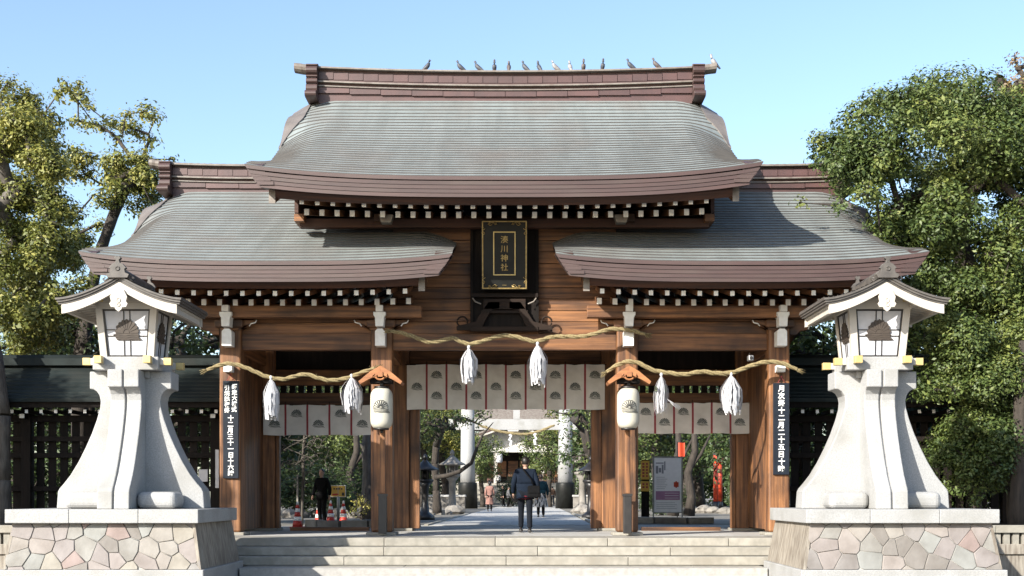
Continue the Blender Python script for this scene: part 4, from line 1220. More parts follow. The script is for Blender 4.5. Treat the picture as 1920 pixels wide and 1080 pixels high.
# ---------------------------------------------------------------- trees
rng = np.random.default_rng(4)
def leaf_mesh(name, clumps, dens, size, mm, seed, aspect=.5, flat=.8):
    """clumps: (x,y,z,r[,tint]); one small rhombic leaf per face"""
    g = np.random.default_rng(seed); V = []; T = []
    for c in clumps:
        x, y, z, r = c[:4]; t0 = c[4] if len(c) > 4 else g.uniform(.25, .75)
        n = max(12, int(dens*r*r)); 
        d = g.normal(size=(n, 3)); d /= np.linalg.norm(d, axis=1)[:, None]
        rad = r*(.35+.65*g.random(n)**.55)
        # sub-clustering: leaves sit on twigs
        nt = max(4, n//14); tw = g.normal(size=(nt, 3)); tw /= np.linalg.norm(tw, axis=1)[:, None]; tr = r*(.4+.65*g.random(nt)**.5)
        tp = tw*tr[:, None]; pick = g.integers(0, nt, n)
        pos = np.where((g.random(n) < .72)[:, None], tp[pick] + g.normal(size=(n, 3))*size*1.1, d*rad[:, None])
        pos[:, 2] *= flat
        nr = pos/r*.7 + np.array([0, 0, .55]) + g.normal(size=(n, 3))*.38
        nr /= np.linalg.norm(nr, axis=1)[:, None]
        tg = np.cross(nr, g.normal(size=(n, 3))); tg /= np.linalg.norm(tg, axis=1)[:, None]
        bt = np.cross(nr, tg)
        s = size*np.clip(g.lognormal(-.08, .34, n), .4, 1.9)[:, None]; p = pos + np.array([x, y, z])
        q = np.stack([p - tg*s*.5, p + bt*s*aspect*.5 + nr*s*.06, p + tg*s*.5, p - bt*s*aspect*.5 + nr*s*.06], axis=1)
        V.append(q.reshape(-1, 3)); T.append(np.clip(t0 + g.normal(size=n)*.16, 0, 1))
    V = np.concatenate(V); T = np.concatenate(T); n = len(T)
    me = bpy.data.meshes.new(name); me.vertices.add(n*4); me.vertices.foreach_set('co', V.astype(np.float32).ravel())
    me.loops.add(n*4); me.loops.foreach_set('vertex_index', np.arange(n*4, dtype=np.int32))
    me.polygons.add(n); me.polygons.foreach_set('loop_start', np.arange(0, n*4, 4, dtype=np.int32))
    me.polygons.foreach_set('loop_total', np.full(n, 4, dtype=np.int32))
    a = me.attributes.new('tint', 'FLOAT', 'FACE'); a.data.foreach_set('value', T.astype(np.float32))
    me.materials.append(mm); me.update(calc_edges=True); return me
def wood_mesh(name, trunk, clumps, r0, mm, seed, twigs=True, rmin=.012):
    """trunk: points from the root up; limbs grow to every clump by attaching to the nearest node"""
    g = random.Random(seed)
    N = [Vector(p) for p in trunk]; par = [-1] + list(range(len(trunk)-1)); cnt = [0]*len(N)
    cl = sorted(clumps, key=lambda c: (Vector(c[:3])-N[-1]).length)
    for c in cl:
        q = Vector(c[:3]); best = min(range(1, len(N)), key=lambda i: (N[i]-q).length + .25*max(0, N[i].z-q.z) )
        a = N[best]; L = (q-a).length; k = max(1, int(L/.5)); prev = best
        for i in range(1, k+1):
            u = i/k; p = a.lerp(q, u) + Vector((g.uniform(-1,1), g.uniform(-1,1), g.uniform(-1,1)))*.07*min(L, 2)*(1 if i < k else 0) + Vector((0,0,.12*L*math.sin(PI*u)*-.4))
            N.append(p); par.append(prev); cnt.append(0); prev = len(N)-1
        if twigs:
            for _ in range(3):
                N.append(q+Vector((g.uniform(-1,1), g.uniform(-1,1), g.uniform(-.6,1)))*c[3]*.8); par.append(prev); cnt.append(0)
        j = prev
        while j >= 0: cnt[j] += 1; j = par[j]
    tot = max(cnt); m = MB()
    rad = [max(rmin, r0*(max(c, .15)/tot)**.55) for c in cnt]
    for i in range(1, len(N)):
        a, b = N[par[i]], N[i]
        ra = min(rad[par[i]], rad[i]*1.5) if par[i] >= len(trunk) or i >= len(trunk) else rad[par[i]]
        n = 10 if rad[i] > .12 else (6 if rad[i] > .04 else 4)
        if i < len(trunk):
            if par[i] == 0: ra *= 1.35
            # knotty trunk segment
            ps = [a.lerp(b, k/4) for k in range(5)]; m.tube(ps, [(ra+(rad[i]-ra)*k/4)*(1+g.uniform(-.07,.07)*(0<k<4)) for k in range(5)], n, 0)
        else: m.tube([a, b], [ra, rad[i]], n, 0, False)
    return m
def env(ells, n, seed, rr=(.35, .7)):
    g = random.Random(seed); out = []
    vol = [e[3]*e[4]*e[5] for e in ells]; tot = sum(v**.75 for v in vol)
    for e, v in zip(ells, vol):
        for _ in range(max(1, int(n*v**.75/tot))):
            while True:
                p = [g.uniform(-1, 1) for _ in range(3)]; L = math.sqrt(sum(a*a for a in p))
                if .25 < L < 1: break
            s = L**-.35
            r = g.uniform(*rr)*min(1, (min(e[3], e[5])/.9))
            tint = (e[6] if len(e) > 6 else .5) + g.uniform(-.2, .2)
            out.append((e[0]+p[0]*s*(e[3]-r*.6), e[1]+p[1]*s*(e[4]-r*.6), e[2]+p[2]*s*(e[5]-r*.6), r, tint))
    return out
def E(px, py, Y, rx, rz, t=.5, ry=None):
    c = P(px, py, Y); k = Y/F
    return (c.x, c.y, c.z, rx*k, ry or max(rx, rz)*k, rz*k, t)
def tree(name, label, cat, trunk, clumps, r0, dens, size, lm, seed, bark='bark', group=None, aspect=.5, **kw):
    b = Vector(trunk[0]); t = thing(name, label, cat, tuple(b), group=group)
    loc = [tuple(Vector(p)-b) for p in trunk]; cl = [(c[0]-b.x, c[1]-b.y, c[2]-b.z) + tuple(c[3:]) for c in clumps]
    part('trunk', wood_mesh('trunk', loc, cl, r0, M[bark], seed, **kw), M[bark], t)
    if dens: put('crown', leaf_mesh('crown', cl, dens, size, M[lm], seed, aspect), t)
    return t

# big evergreen right of the gate
ells = [E(1720,300,30.5,190,150,.5), E(1600,265,29.8,95,95,.45), E(1790,205,31,120,85,.5), E(1700,200,31,60,50,.45), E(1560,245,29.5,45,60,.4), E(1850,400,30.5,150,190,.5), E(1735,430,29.8,110,105,.5),
        E(1530,290,29.2,45,45,.65), E(1640,470,29.4,70,60,.45), E(1720,520,30,70,70,.4), E(1640,330,29.5,80,70,.5), E(1560,330,29,50,45,.5), E(1700,600,31,50,70,.35), E(1610,385,28.6,75,45,.5), E(1525,372,28.2,42,20,.6), E(1660,455,28.8,60,50,.55), E(1900,290,31,90,150,.5), E(1960,500,31,120,220,.45), E(1760,330,29,60,40,.8), E(1800,560,30,80,70,.45), E(1900,560,29.5,90,80,.5)]
cl = env(ells, 235, 7, (.30, .66))
tree('evergreen_tree', 'large dense evergreen tree overhanging the right end of the gate roof', 'tree', [P(1905,990,31), P(1890,850,31), P(1868,700,31), P(1830,560,31), P(1795,450,30.8), P(1760,360,30.5)],
     cl, .24, 3600, .088, 'leaf_green', 3)
ells = [E(1790,640,28.7,80,75,.62), E(1860,740,28.7,95,90,.45), E(1775,760,28.7,60,70,.5), E(1850,850,29,110,80,.35), E(1790,880,29,70,60,.35), E(1720,620,29.2,30,60,.4), E(1750,700,29,40,50,.45), E(1900,660,28.5,60,60,.75), E(1830,935,28.6,55,25,.6), E(1780,560,29.5,80,60,.45), E(1710,540,29.5,40,50,.4), E(1930,800,29.5,80,100,.4)]
cl = env(ells, 150, 9, (.28, .55))
tree('broadleaf_shrub', 'tall glossy broadleaf shrub beside the right lantern under the big tree', 'shrub', [P(1830,1000,29), P(1832,900,29), P(1828,800,29), P(1822,700,29)], cl, .10, 4000, .08, 'leaf_green', 5)
ells = [E(1895,190,42,60,60,.5), E(1915,120,42,35,40,.5), E(1950,230,42,80,90,.5)]
cl = env(ells, 46, 5, (.35, .7))
tree('reddish_tree', 'thin reddish-brown tree rising behind the big evergreen at the right edge', 'tree', [P(1960,980,42), P(1955,600,42), P(1945,350,42), P(1930,220,42), P(1915,150,42)], cl, .3, 520, .11, 'leaf_rust', 6)
o = thing('tree', 'bare dark tree trunk rising behind the balustrade at the right edge', 'tree', tuple(P(1907,1000,28.2)))
m = MB(); b0 = P(1907,1000,28.2)
m.tube([P(1907,1000,28.2)-b0, P(1908,930,28.2)-b0, P(1912,840,28.2)-b0, P(1913,740,28.2)-b0, P(1922,640,28.2)-b0], [.20,.16,.145,.135,.12], 12); part('trunk', m, M['bark'], o)

# left camphor behind the fence, open crown with sky gaps
L1 = [(40,260,50),(95,330,44),(60,230,40),(240,330,34),(270,360,30),(215,310,24),(20,175,32),(58,195,34),(28,235,42),(85,245,34),(15,290,45),(75,300,42),(45,350,48),(100,270,22),(128,165,16),(150,182,18),(165,200,12),(110,180,12),(150,160,10),
      (135,290,28),(150,320,22),(120,320,20),(148,228,14),(170,238,12),(205,226,15),(232,212,12),(270,205,19),(290,222,13),(192,240,12),(240,240,18),(262,250,18),(282,262,14),(215,255,12),
      (225,300,28),(255,290,20),(262,325,30),(292,335,24),(205,335,30),(240,365,34),(282,372,26),(312,308,11),(322,297,8),(300,400,18),(190,370,22),(268,300,20)]
L2 = [(60,380,50),(110,385,40),(25,430,60),(80,440,48),(140,400,26),(100,480,48),(35,520,62),(150,455,30),(180,480,24),(105,560,46),(30,600,50),(160,530,24),(70,620,40),(130,600,28),(80,480,55),(40,560,55),(130,440,36),(90,590,45),(150,640,26),(60,660,30),(185,420,16),(175,300,14)]
cl = []
g_ = random.Random(12)
for a, b, r in L1 + L2:
    Y = (34.5 if a <= 112 else 40) + g_.uniform(-1.5, 1.5); c = P(a, b, Y); rr = r*Y/F
    for k in range(1 if r < 25 else (3 if r < 40 else 5)):
        q = 0 if r < 25 else .55
        cl.append((c.x+g_.uniform(-1,1)*rr*q, c.y+g_.uniform(-1,1)*rr*1.2, c.z+g_.uniform(-1,1)*rr*q, rr*(1 if r < 25 else .62), .62 if b < 340 else .45 + g_.uniform(-.15,.15)))
cA = [c for c in cl if c[1] > 37.5]; cB = [c for c in cl if c[1] <= 37.5]
tree('camphor_tree', 'open-crowned camphor tree behind the left fence with a forked dark trunk', 'tree', [P(168,960,40), P(165,690,40), P(160,600,40), P(185,480,40), P(212,405,40), P(238,345,40)], cA, .17, 2800, .115, 'leaf_yellow', 8)
tree('camphor_tree', 'yellowing camphor tree at the left edge, its thick pale trunk before the fence', 'tree', [P(-5,1000,29.6), P(-2,900,29.6), P(-2,780,29.6), P(-18,660,29.8), P(-40,560,30.5), P(-55,450,32), P(-50,360,33.5)], cB, .25, 3400, .10, 'leaf_yellow', 9, bark='bark_pale')
# a broken stub and trunk seen between the left lantern roof and the fence
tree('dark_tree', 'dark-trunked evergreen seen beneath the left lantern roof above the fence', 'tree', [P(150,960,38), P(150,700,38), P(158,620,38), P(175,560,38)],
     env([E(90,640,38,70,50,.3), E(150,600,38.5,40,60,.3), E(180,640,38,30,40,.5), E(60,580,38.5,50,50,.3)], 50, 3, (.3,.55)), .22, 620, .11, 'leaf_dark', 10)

# shared crowns for the trees seen over the fences and through the gate
def stock(seed, lm, n, ells, size, dens, r0=.2, th=3.0):
    cl = env(ells, n, seed, (.45, .95))
    tk = [(0,0,0), (.1*math.sin(seed), .05, th*.4), (.25*math.sin(seed*2), .1, th*.75), (.2*math.cos(seed), 0, th*1.15), (.1, .1, th*1.6)]
    return wood_mesh('trunk', tk, cl, r0, M['bark'], seed).mesh('trunk', [M['bark']]), leaf_mesh('crown', cl, dens, size, M[lm], seed)
ST = [stock(21, 'leaf_green', 60, [(0,0,4.6,2.6,2.4,2.4,.5),(1.2,0,3.4,1.6,1.6,1.3,.4),(-1.4,.2,3.6,1.5,1.5,1.3,.45)], .16, 260),
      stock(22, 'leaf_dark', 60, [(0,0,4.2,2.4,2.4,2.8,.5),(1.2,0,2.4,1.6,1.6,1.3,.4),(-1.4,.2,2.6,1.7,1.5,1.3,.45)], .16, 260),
      stock(23, 'leaf_yellow', 55, [(0,0,4.8,2.5,2.2,2.0,.55),(1.4,0,3.9,1.4,1.4,1.2,.6),(-1.0,.2,3.6,1.3,1.5,1.3,.4)], .16, 240),
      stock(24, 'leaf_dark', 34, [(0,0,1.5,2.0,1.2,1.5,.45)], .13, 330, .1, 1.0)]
def bgt(k, px, Y, s, rz, label, cat='tree', sx=1, z=0):
    t = thing('garden_tree' if k < 3 else 'round_hedge', label, cat, (PX(px, Y), Y, z), rz, 'trees and hedges of the shrine garden')
    t.scale = (s*sx, s, s)
    put('trunk', ST[k][0], t); put('crown', ST[k][1], t)
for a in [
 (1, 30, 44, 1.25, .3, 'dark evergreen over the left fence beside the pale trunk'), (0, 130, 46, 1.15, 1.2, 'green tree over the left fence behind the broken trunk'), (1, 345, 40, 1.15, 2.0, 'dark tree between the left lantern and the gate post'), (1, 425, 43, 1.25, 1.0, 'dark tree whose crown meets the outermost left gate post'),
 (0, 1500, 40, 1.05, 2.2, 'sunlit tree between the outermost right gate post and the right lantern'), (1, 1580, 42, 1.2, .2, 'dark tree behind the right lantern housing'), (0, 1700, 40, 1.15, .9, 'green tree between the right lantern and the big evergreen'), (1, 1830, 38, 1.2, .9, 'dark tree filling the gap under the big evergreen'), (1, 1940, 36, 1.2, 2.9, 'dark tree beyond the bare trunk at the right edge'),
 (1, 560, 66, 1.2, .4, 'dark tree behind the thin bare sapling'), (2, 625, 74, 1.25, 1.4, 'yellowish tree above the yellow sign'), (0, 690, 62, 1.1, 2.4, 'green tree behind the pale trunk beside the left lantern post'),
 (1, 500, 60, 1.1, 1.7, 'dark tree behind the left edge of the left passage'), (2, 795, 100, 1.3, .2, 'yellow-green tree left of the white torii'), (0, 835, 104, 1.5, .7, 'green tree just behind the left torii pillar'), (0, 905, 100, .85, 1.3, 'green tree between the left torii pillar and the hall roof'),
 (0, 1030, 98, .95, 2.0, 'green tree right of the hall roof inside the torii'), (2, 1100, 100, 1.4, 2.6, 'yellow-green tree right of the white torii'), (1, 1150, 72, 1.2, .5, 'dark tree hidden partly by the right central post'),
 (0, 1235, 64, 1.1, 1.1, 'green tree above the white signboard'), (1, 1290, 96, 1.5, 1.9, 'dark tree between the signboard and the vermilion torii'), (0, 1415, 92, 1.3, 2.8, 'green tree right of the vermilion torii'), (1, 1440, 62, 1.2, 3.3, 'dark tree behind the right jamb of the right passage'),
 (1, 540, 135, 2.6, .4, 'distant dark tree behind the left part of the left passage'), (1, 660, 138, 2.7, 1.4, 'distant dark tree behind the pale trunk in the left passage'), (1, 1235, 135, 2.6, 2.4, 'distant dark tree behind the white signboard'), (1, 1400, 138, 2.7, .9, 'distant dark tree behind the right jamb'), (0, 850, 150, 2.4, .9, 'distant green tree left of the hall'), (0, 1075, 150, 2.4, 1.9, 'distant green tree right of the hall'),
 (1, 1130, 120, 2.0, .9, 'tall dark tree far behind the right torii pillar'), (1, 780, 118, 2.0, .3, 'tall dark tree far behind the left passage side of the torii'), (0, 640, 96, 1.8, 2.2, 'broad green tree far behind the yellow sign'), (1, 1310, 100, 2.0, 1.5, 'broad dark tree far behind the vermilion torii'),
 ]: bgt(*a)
for a in [(3, 1690, 34, 1.35, .3, 'dark hedge behind the right fence below the big evergreen', 'hedge', 1.3), (3, 1800, 34.5, 1.45, 1.3, 'dark hedge behind the broadleaf shrub', 'hedge', 1.3), (3, 1925, 34, 1.45, 2.1, 'dark hedge beyond the bare trunk at the right edge', 'hedge', 1.3), (3, 60, 37, 1.1, 2.1, 'low dark hedge behind the left fence near the pale trunk', 'hedge', 1.3),
          (3, 545, 112, 2.4, .3, 'far dark hedge behind the sapling', 'hedge', 1.6), (3, 680, 114, 2.4, 1.3, 'far dark hedge behind the pale trunk of the left passage', 'hedge', 1.6), (3, 1240, 112, 2.4, 2.3, 'far dark hedge behind the white signboard', 'hedge', 1.6), (3, 1360, 110, 2.4, .8, 'far dark hedge behind the vermilion torii', 'hedge', 1.6), (3, 1460, 90, 2.2, .8, 'far dark hedge beyond the right jamb', 'hedge', 1.6), (3, 800, 118, 1.7, .8, 'far dark hedge left of the left torii pillar', 'hedge', 1.3), (3, 1125, 118, 1.7, .8, 'far dark hedge right of the right torii pillar', 'hedge', 1.3),
          (3, 560, 52, .8, 0, 'dark clipped hedge behind the sapling', 'hedge', 1.3), (3, 640, 56, .8, 1.0, 'dark clipped hedge behind the yellow sign', 'hedge', 1.2), (3, 1240, 58, .55, 0, 'low dark hedge behind the white signboard', 'hedge', 1.3),
          (3, 1392, 74, .7, .5, 'rounded pale hedge right of the vermilion torii', 'hedge', 1.0), (3, 962, 106, .95, .2, 'rounded green hedge in the middle of the path before the hall', 'hedge', .9)]: bgt(*a)
# front trees through the gate: gnarled tree left of the path, hanging branches right
cl = env([E(835,790,52,50,26,.45), E(900,790,52,30,16,.5), E(800,810,52,30,30,.4)], 44, 4, (.22,.42))
tree('gnarled_tree', 'gnarled tree left of the path with a limb reaching across the torii pillar', 'tree', [P(820,962,55), P(818,920,55), P(815,870,55), P(818,835,55), P(828,805,54)], cl, .15, 900, .10, 'leaf_green', 11)
m = MB(); q = P(820,962,55)
m.tube([P(816,895,54.8)-q, P(838,892,54.5)-q, P(862,884,54.3)-q, P(884,868,54)-q, P(892,845,54)-q, P(905,815,54)-q, P(925,792,54)-q], [.10,.095,.09,.08,.065,.045,.015], 8)
part('limb', m, M['bark'], bpy.data.objects['gnarled_tree'])
cl = env([E(1100,785,50,30,20,.5), E(1065,772,50,30,8,.5), E(1104,850,50,10,30,.6)], 40, 6, (.22,.42))
tree('leaning_tree', 'dark leaning tree right of the right torii pillar', 'tree', [P(1118,960,54), P(1112,900,54), P(1102,850,54), P(1092,805,54), P(1075,785,53)], cl, .13, 600, .10, 'leaf_green', 13)
o = thing('tree', 'thick pale tree trunk seen beside the left lantern post through the left passage', 'tree', tuple(P(690,975,48)))
q = P(690,975,48); m = MB(); m.tube([P(690,975,48)-q, P(689,930,48)-q, P(690,880,48)-q, P(687,840,48)-q, P(693,790,48)-q], [.30,.22,.19,.18,.17], 12); m.tube([P(688,850,48)-q, P(676,832,47.8)-q], [.1,.04], 6); part('trunk', m, M['bark_pale'], o)
for px, lb in ((1262, 'slim dark trunk behind the white signboard, leaning right'), (1292, 'slim dark trunk standing between the signboard and the vermilion torii'), (658, 'dark trunk left of the thick pale trunk in the left passage')):
    Y = 56; q = P(px, 960, Y); q.z = 0; o = thing('tree', lb, 'tree', tuple(q))
    m = MB(); m.tube([(0,0,0), (.1,0,.8), (-.05,0,1.8), (.25,0,2.7), (.2,0,4.2)], [.26,.19,.17,.15,.1], 9); m.tube([(.0,0,1.9), (.5,0,2.6), (.9,.1,3.4)], [.1,.07,.04], 6); part('trunk', m, M['bark'], o)
# trees outside the picture on the left whose shade falls on the fence and the left bay
cl = env([(-17.3,18.9,9.8,1.4,1.3,2.0,.5)], 46, 31, (.4,.75))
tree('shade_tree', 'slender evergreen tree in front of the left lantern, outside the left edge', 'tree', [(-16.2,18.5,-.85),(-16.1,18.5,2.5),(-15.9,18.6,5.5),(-15.5,18.5,8)], cl, .2, 1900, .12, 'leaf_green', 32)
cl = env([(-22.5,19,8.8,4.2,3.5,2.8,.5), (-19.3,20,8.2,2.0,2,1.9,.5)], 150, 33, (.6,1.1))
tree('shade_tree', 'broad evergreen tree before the left fence, outside the left edge', 'tree', [(-22.5,19,-.85),(-22.4,19,2.5),(-22.6,19.1,5.0),(-22.4,19,7.5)], cl, .35, 800, .15, 'leaf_green', 34)
# bare sapling with stakes
q = P(565, 985, 38); q.z = 0
cl = [(q.x+g_.uniform(-.75,.75), q.y+g_.uniform(-.5,.5), g_.uniform(1.5, 3.3), .28) for _ in range(60)]
tree('bare_sapling', 'leafless pale sapling behind the left passage with fine twigs', 'tree', [tuple(q), (q.x+.02,q.y,.7), (q.x+.06,q.y,1.3), (q.x+.05,q.y,2.0), (q.x+.12,q.y,2.8)], cl, .05, 0, .1, 'leaf_dark', 14, bark='bark_pale', rmin=.007)
t = thing('support_stake', 'pale wooden stake tied to the leafless sapling', 'stake', (q.x-.09, q.y-.1, 0))
m = MB(); m.tube([(0,0,0),(0,0,1.45)], .03, 8); part('stake', m, M['step'], t)
m = MB(); m.tube([(.0,0,1.35),(.14,.1,1.36)], .03, 6); part('tie', m, M['black_metal'], t)
# sunlit shrub
cl = env([E(677,948,39,24,24,.75), E(668,962,39,20,14,.6)], 26, 2, (.16,.28))
tree('low_shrub', 'low yellow-green shrub beside the left central post', 'shrub', [P(678,985,39), P(678,970,39), P(677,955,39)], cl, .04, 2600, .06, 'leaf_yellow', 15)
# ---------------------------------------------------------------- things behind the gate
def cone(px, Y, label, h=.70):
    t = thing('traffic_cone', label, 'traffic cone', (PX(px, Y), Y, 0), group='traffic cones in the left passage')
    m = MB(); m.box(-.18, .18, -.18, .18, 0, .04); part('base', m, M['orange'], t, bevel=.01)
    def r(z): return .145*(1-z/h*.83)
    zs = [.04, .04+.15*h/.7, .04+.26*h/.7, .04+.38*h/.7, .04+.48*h/.7, .04+.57*h/.7, h]
    for i in range(6):
        m = MB(); m.lathe([(r(zs[i]), zs[i]+.001), (r(zs[i+1]), zs[i+1])], 0, 0, 16); part('band', m, M['white'] if i % 2 else M['orange'], t)
cone(558, 35.0, 'red and white traffic cone, nearest of four, in front of the sapling')
cone(598, 40.0, 'traffic cone at the feet of the dark-clothed person')
cone(620, 41.5, 'traffic cone just left of the yellow sign post')
cone(644, 41.0, 'traffic cone just right of the yellow sign post')
# stone-edged bed
random.seed(2)
for nm, pts, lb in (('planting_bed', [(578,986,36),(600,988,35.6),(640,990,35.2),(690,990,35.2),(735,989,35.4)], 'stone-edged planting bed behind the left passage'),
                    ('planting_bed', [(1190,975,41),(1230,977,40.5),(1290,979,40),(1335,978,40.4)], 'stone-edged planting bed under the white signboard'),
                    ('rock_border', [(1280,945,66),(1310,944,66),(1350,946,64),(1385,948,62)], 'row of garden rocks before the vermilion torii'),
                    ('rock_border', [(530,965,50),(575,962,52),(625,962,52),(690,963,50)], 'row of pale rocks before the dark hedge in the left passage'),
                    ('rock_border', [(795,960,58),(830,958,60),(860,956,62)], 'mossy rocks at the foot of the gnarled tree'),
                    ('rock_border', [(1080,955,66),(1110,957,62),(1135,960,58)], 'grey rocks right of the right torii pillar')):
    ps = [Vector((PX(a, Y), Y, 0)) for a, b, Y in pts]
    t = thing(nm, lb, 'planting bed' if 'bed' in nm else 'rocks', tuple(ps[0]))
    for a, b in zip(ps[:-1], ps[1:]):
        L = (b-a).length; n = max(1, int(L/.75)); ang = math.atan2(b.y-a.y, b.x-a.x)
        for k in range(n):
            c = a.lerp(b, (k+.5)/n) - ps[0]; w = L/n
            m = MB()
            if 'bed' in nm:
                m.box(-w/2+.008, w/2-.008, -.13, .13, 0, .20+random.uniform(-.01,.01)); part('edge_stone', m, M['rock'] if random.random() < .3 else M['step'], t, tuple(c), (0,0,ang), bevel=.02)
            else:
                s = random.uniform(.22,.42); rings = []
                for z, q in ((0,.9),(.3,1.05),(.7,.9),(1.0,.5),(1.08,.12)):
                    rings.append([(s*1.2*q*math.cos(x)*random.uniform(.85,1.15), s*q*math.sin(x)*random.uniform(.85,1.15), s*z*.95) for x in np.linspace(0,2*PI,9)[:-1]])
                m.loft(rings, 0, False, True); part('rock', m, M['rock'], t, (c.x, c.y+random.uniform(-.3,.3), 0), (0,0,random.uniform(0,3)))
    if 'bed' in nm:
        m = MB(); n = len(ps); V = [(p.x-ps[0].x, p.y-ps[0].y, .15) for p in ps] + [(p.x-ps[0].x, p.y-ps[0].y+2.5, .12) for p in ps]
        m.add(V, [(i, i+1, n+i+1, n+i) for i in range(n-1)]); part('soil', m, M['ground'], t)
# yellow sign
t = thing('yellow_sign', 'yellow rectangular notice on a grey post in the left passage', 'sign', (PX(634, 43), 43, 0))
m = MB(); m.tube([(0,.03,0),(0,.03,1.15)], .045, 8); part('post', m, M['steel'], t)
z1, z0 = PZ(911,43), PZ(931,43)
m = MB(); m.box(-.23, .23, -.012, .012, z0, z1); part('board', m, M['yellow'], t)
m = MB(); m.box(-.245, .245, -.006, .03, z0-.015, z1+.015); part('frame', m, M['white'], t)
m = MB()
for k in range(4): m.box(-.15+k*.08, -.10+k*.08, -.016, -.013, z1-.12, z1-.07)
m.box(.12, .20, -.016, -.013, z0+.03, z0+.13); part('dark_print', m, M['crest_brown'], t)
m = MB(); m.prism([(-.19, z0+.04), (-.02, z0+.04), (.02, z0+.07), (-.02, z0+.10), (-.19, z0+.09)], 'y', -.016, -.013); part('red_mark', m, M['orange'], t)
# white signboard on legs
Y = 44.5; x0, x1 = PX(1225,Y), PX(1279,Y); z1, z0 = PZ(857,Y), PZ(960,Y)
t = thing('signboard', 'tall white event signboard on thin legs in the right passage', 'sign', ((x0+x1)/2, Y, 0)); w = (x1-x0)/2
m = MB(); m.box(-w+.03, w-.03, -.01, .02, z0, z1-.02); part('board', m, M['white'], t)
m = MB()
for s in (-1, 1): m.box(s*w-.02, s*w+.02, -.02, .03, 0, z1)
m.box(-w, w, -.02, .03, z1-.02, z1+.02); m.box(-w, w, -.02, .03, z0-.03, z0); part('frame', m, M['steel'], t)
H = z1-z0
m = MB()
for a, b, c, d in ((-.40,-.32,.70,.84),(-.30,-.22,.72,.80),(-.20,-.14,.70,.86),(-.40,-.14,.88,.90),(-.12,-.08,.76,.92)): m.box(a, b, -.016, -.013, z0+c*H, z0+d*H)
for k in range(7): m.box(-.38, -.10+.04*(k%3), -.016, -.013, z0+(.42+.035*k)*H, z0+(.427+.035*k)*H)
for k in range(4): m.box(-.38, .30-.06*(k%2), -.016, -.013, z0+(.06+.035*k)*H, z0+(.066+.035*k)*H)
part('grey_print', m, M['print_grey'], t)
m = MB(); m.box(-.40, .40, -.018, -.013, z0+.22*H, z0+.38*H); part('mauve_panel', m, M['print_mauve'], t)
m = MB()
for k in range(3): m.box(-.10, .36, -.022, -.0185, z0+(.25+.045*k)*H, z0+(.257+.045*k)*H)
part('white_print', m, M['white'], t)
m = MB(); m.cbox(.28, -.016, z0+.50*H, .16, .004, .16); m.cbox(.28, -.016, z0+.50*H, .05, .006, .22); part('red_mark', m, M['vermilion'], t)
# two stacked yellow notices
Y = 43.5; x = PX(1210,Y)
t = thing('yellow_notice', 'pair of narrow yellow notices on a dark stand beside the right central post', 'sign', (x, Y, 0))
m = MB(); m.box(-.13,.13,.01,.05,0,PZ(862,Y)); part('stand', m, M['wood_dark'], t)
for a, b in ((864,899),(902,921)):
    m = MB(); m.box(-.15,.13,-.015,.005,PZ(b,Y),PZ(a,Y)); p_ = part('notice', m, M['yellow'], t)
    m = MB()
    for k in range(5 if b < 900 else 2):
        zz = PZ(a,Y)-.10-.10*k; m.box(-.10,-.03,-.02,-.016,zz-.03,zz+.03); m.box(.02,.08,-.02,-.016,zz-.03,zz+.03)
    part('red_print', m, M['red_tape'], p_)
# red banner
Y = 50; t = thing('red_banner', 'small red banner on a pole above the white signboard', 'banner', (PX(1270,Y), Y, 0))
m = MB(); m.tube([(0,0,0),(0,0,PZ(828,Y))], .02, 6); m.tube([(-.02,0,PZ(829,Y)),(.28,0,PZ(829,Y))], .012, 5); part('pole', m, M['black_metal'], t)
m = MB(); m.loft([[(.02+.26*i/5, .03*math.sin(i*1.3+z), z) for i in range(6)] for z in np.linspace(PZ(856,Y), PZ(830,Y), 5)], 0, True, False, False); part('cloth', m, M['vermilion'], t)

# vermilion torii, seen almost edge-on
def torii_beams(m, L, z, w, h, up): 
    m.loft([[(x, -w/2, z+up*(abs(x)/L)**2.5), (x, -w/2, z+h+up*(abs(x)/L)**2.5), (x, w/2, z+h+up*(abs(x)/L)**2.5), (x, w/2, z+up*(abs(x)/L)**2.5)] for x in np.linspace(-L, L, 17)], 0, False, True)
Yt = 80; t = thing('vermilion_torii', 'small vermilion torii seen nearly edge-on in the right passage', 'torii', (PX(1346,Yt), Yt, 0), rz=R(74))
for s in (-1, 1):
    m = MB(); m.lathe([(.15, .50), (.135, 2.9)], s*1.0, 0, 14); p_ = part('pillar', m, M['vermilion'], t)
    m = MB(); m.lathe([(.19, 0), (.185, .50)], s*1.0, 0, 14); part('black_base', m, M['black_metal'], p_)
m = MB(); torii_beams(m, 1.55, 2.92, .26, .20, .12); part('top_beam', m, M['vermilion'], t)
m = MB(); torii_beams(m, 1.60, 3.14, .34, .09, .12); part('cap_beam', m, M['black_metal'], t)
m = MB(); m.box(-1.35, 1.35, -.07, .07, 2.30, 2.48); part('tie_beam', m, M['vermilion'], t)

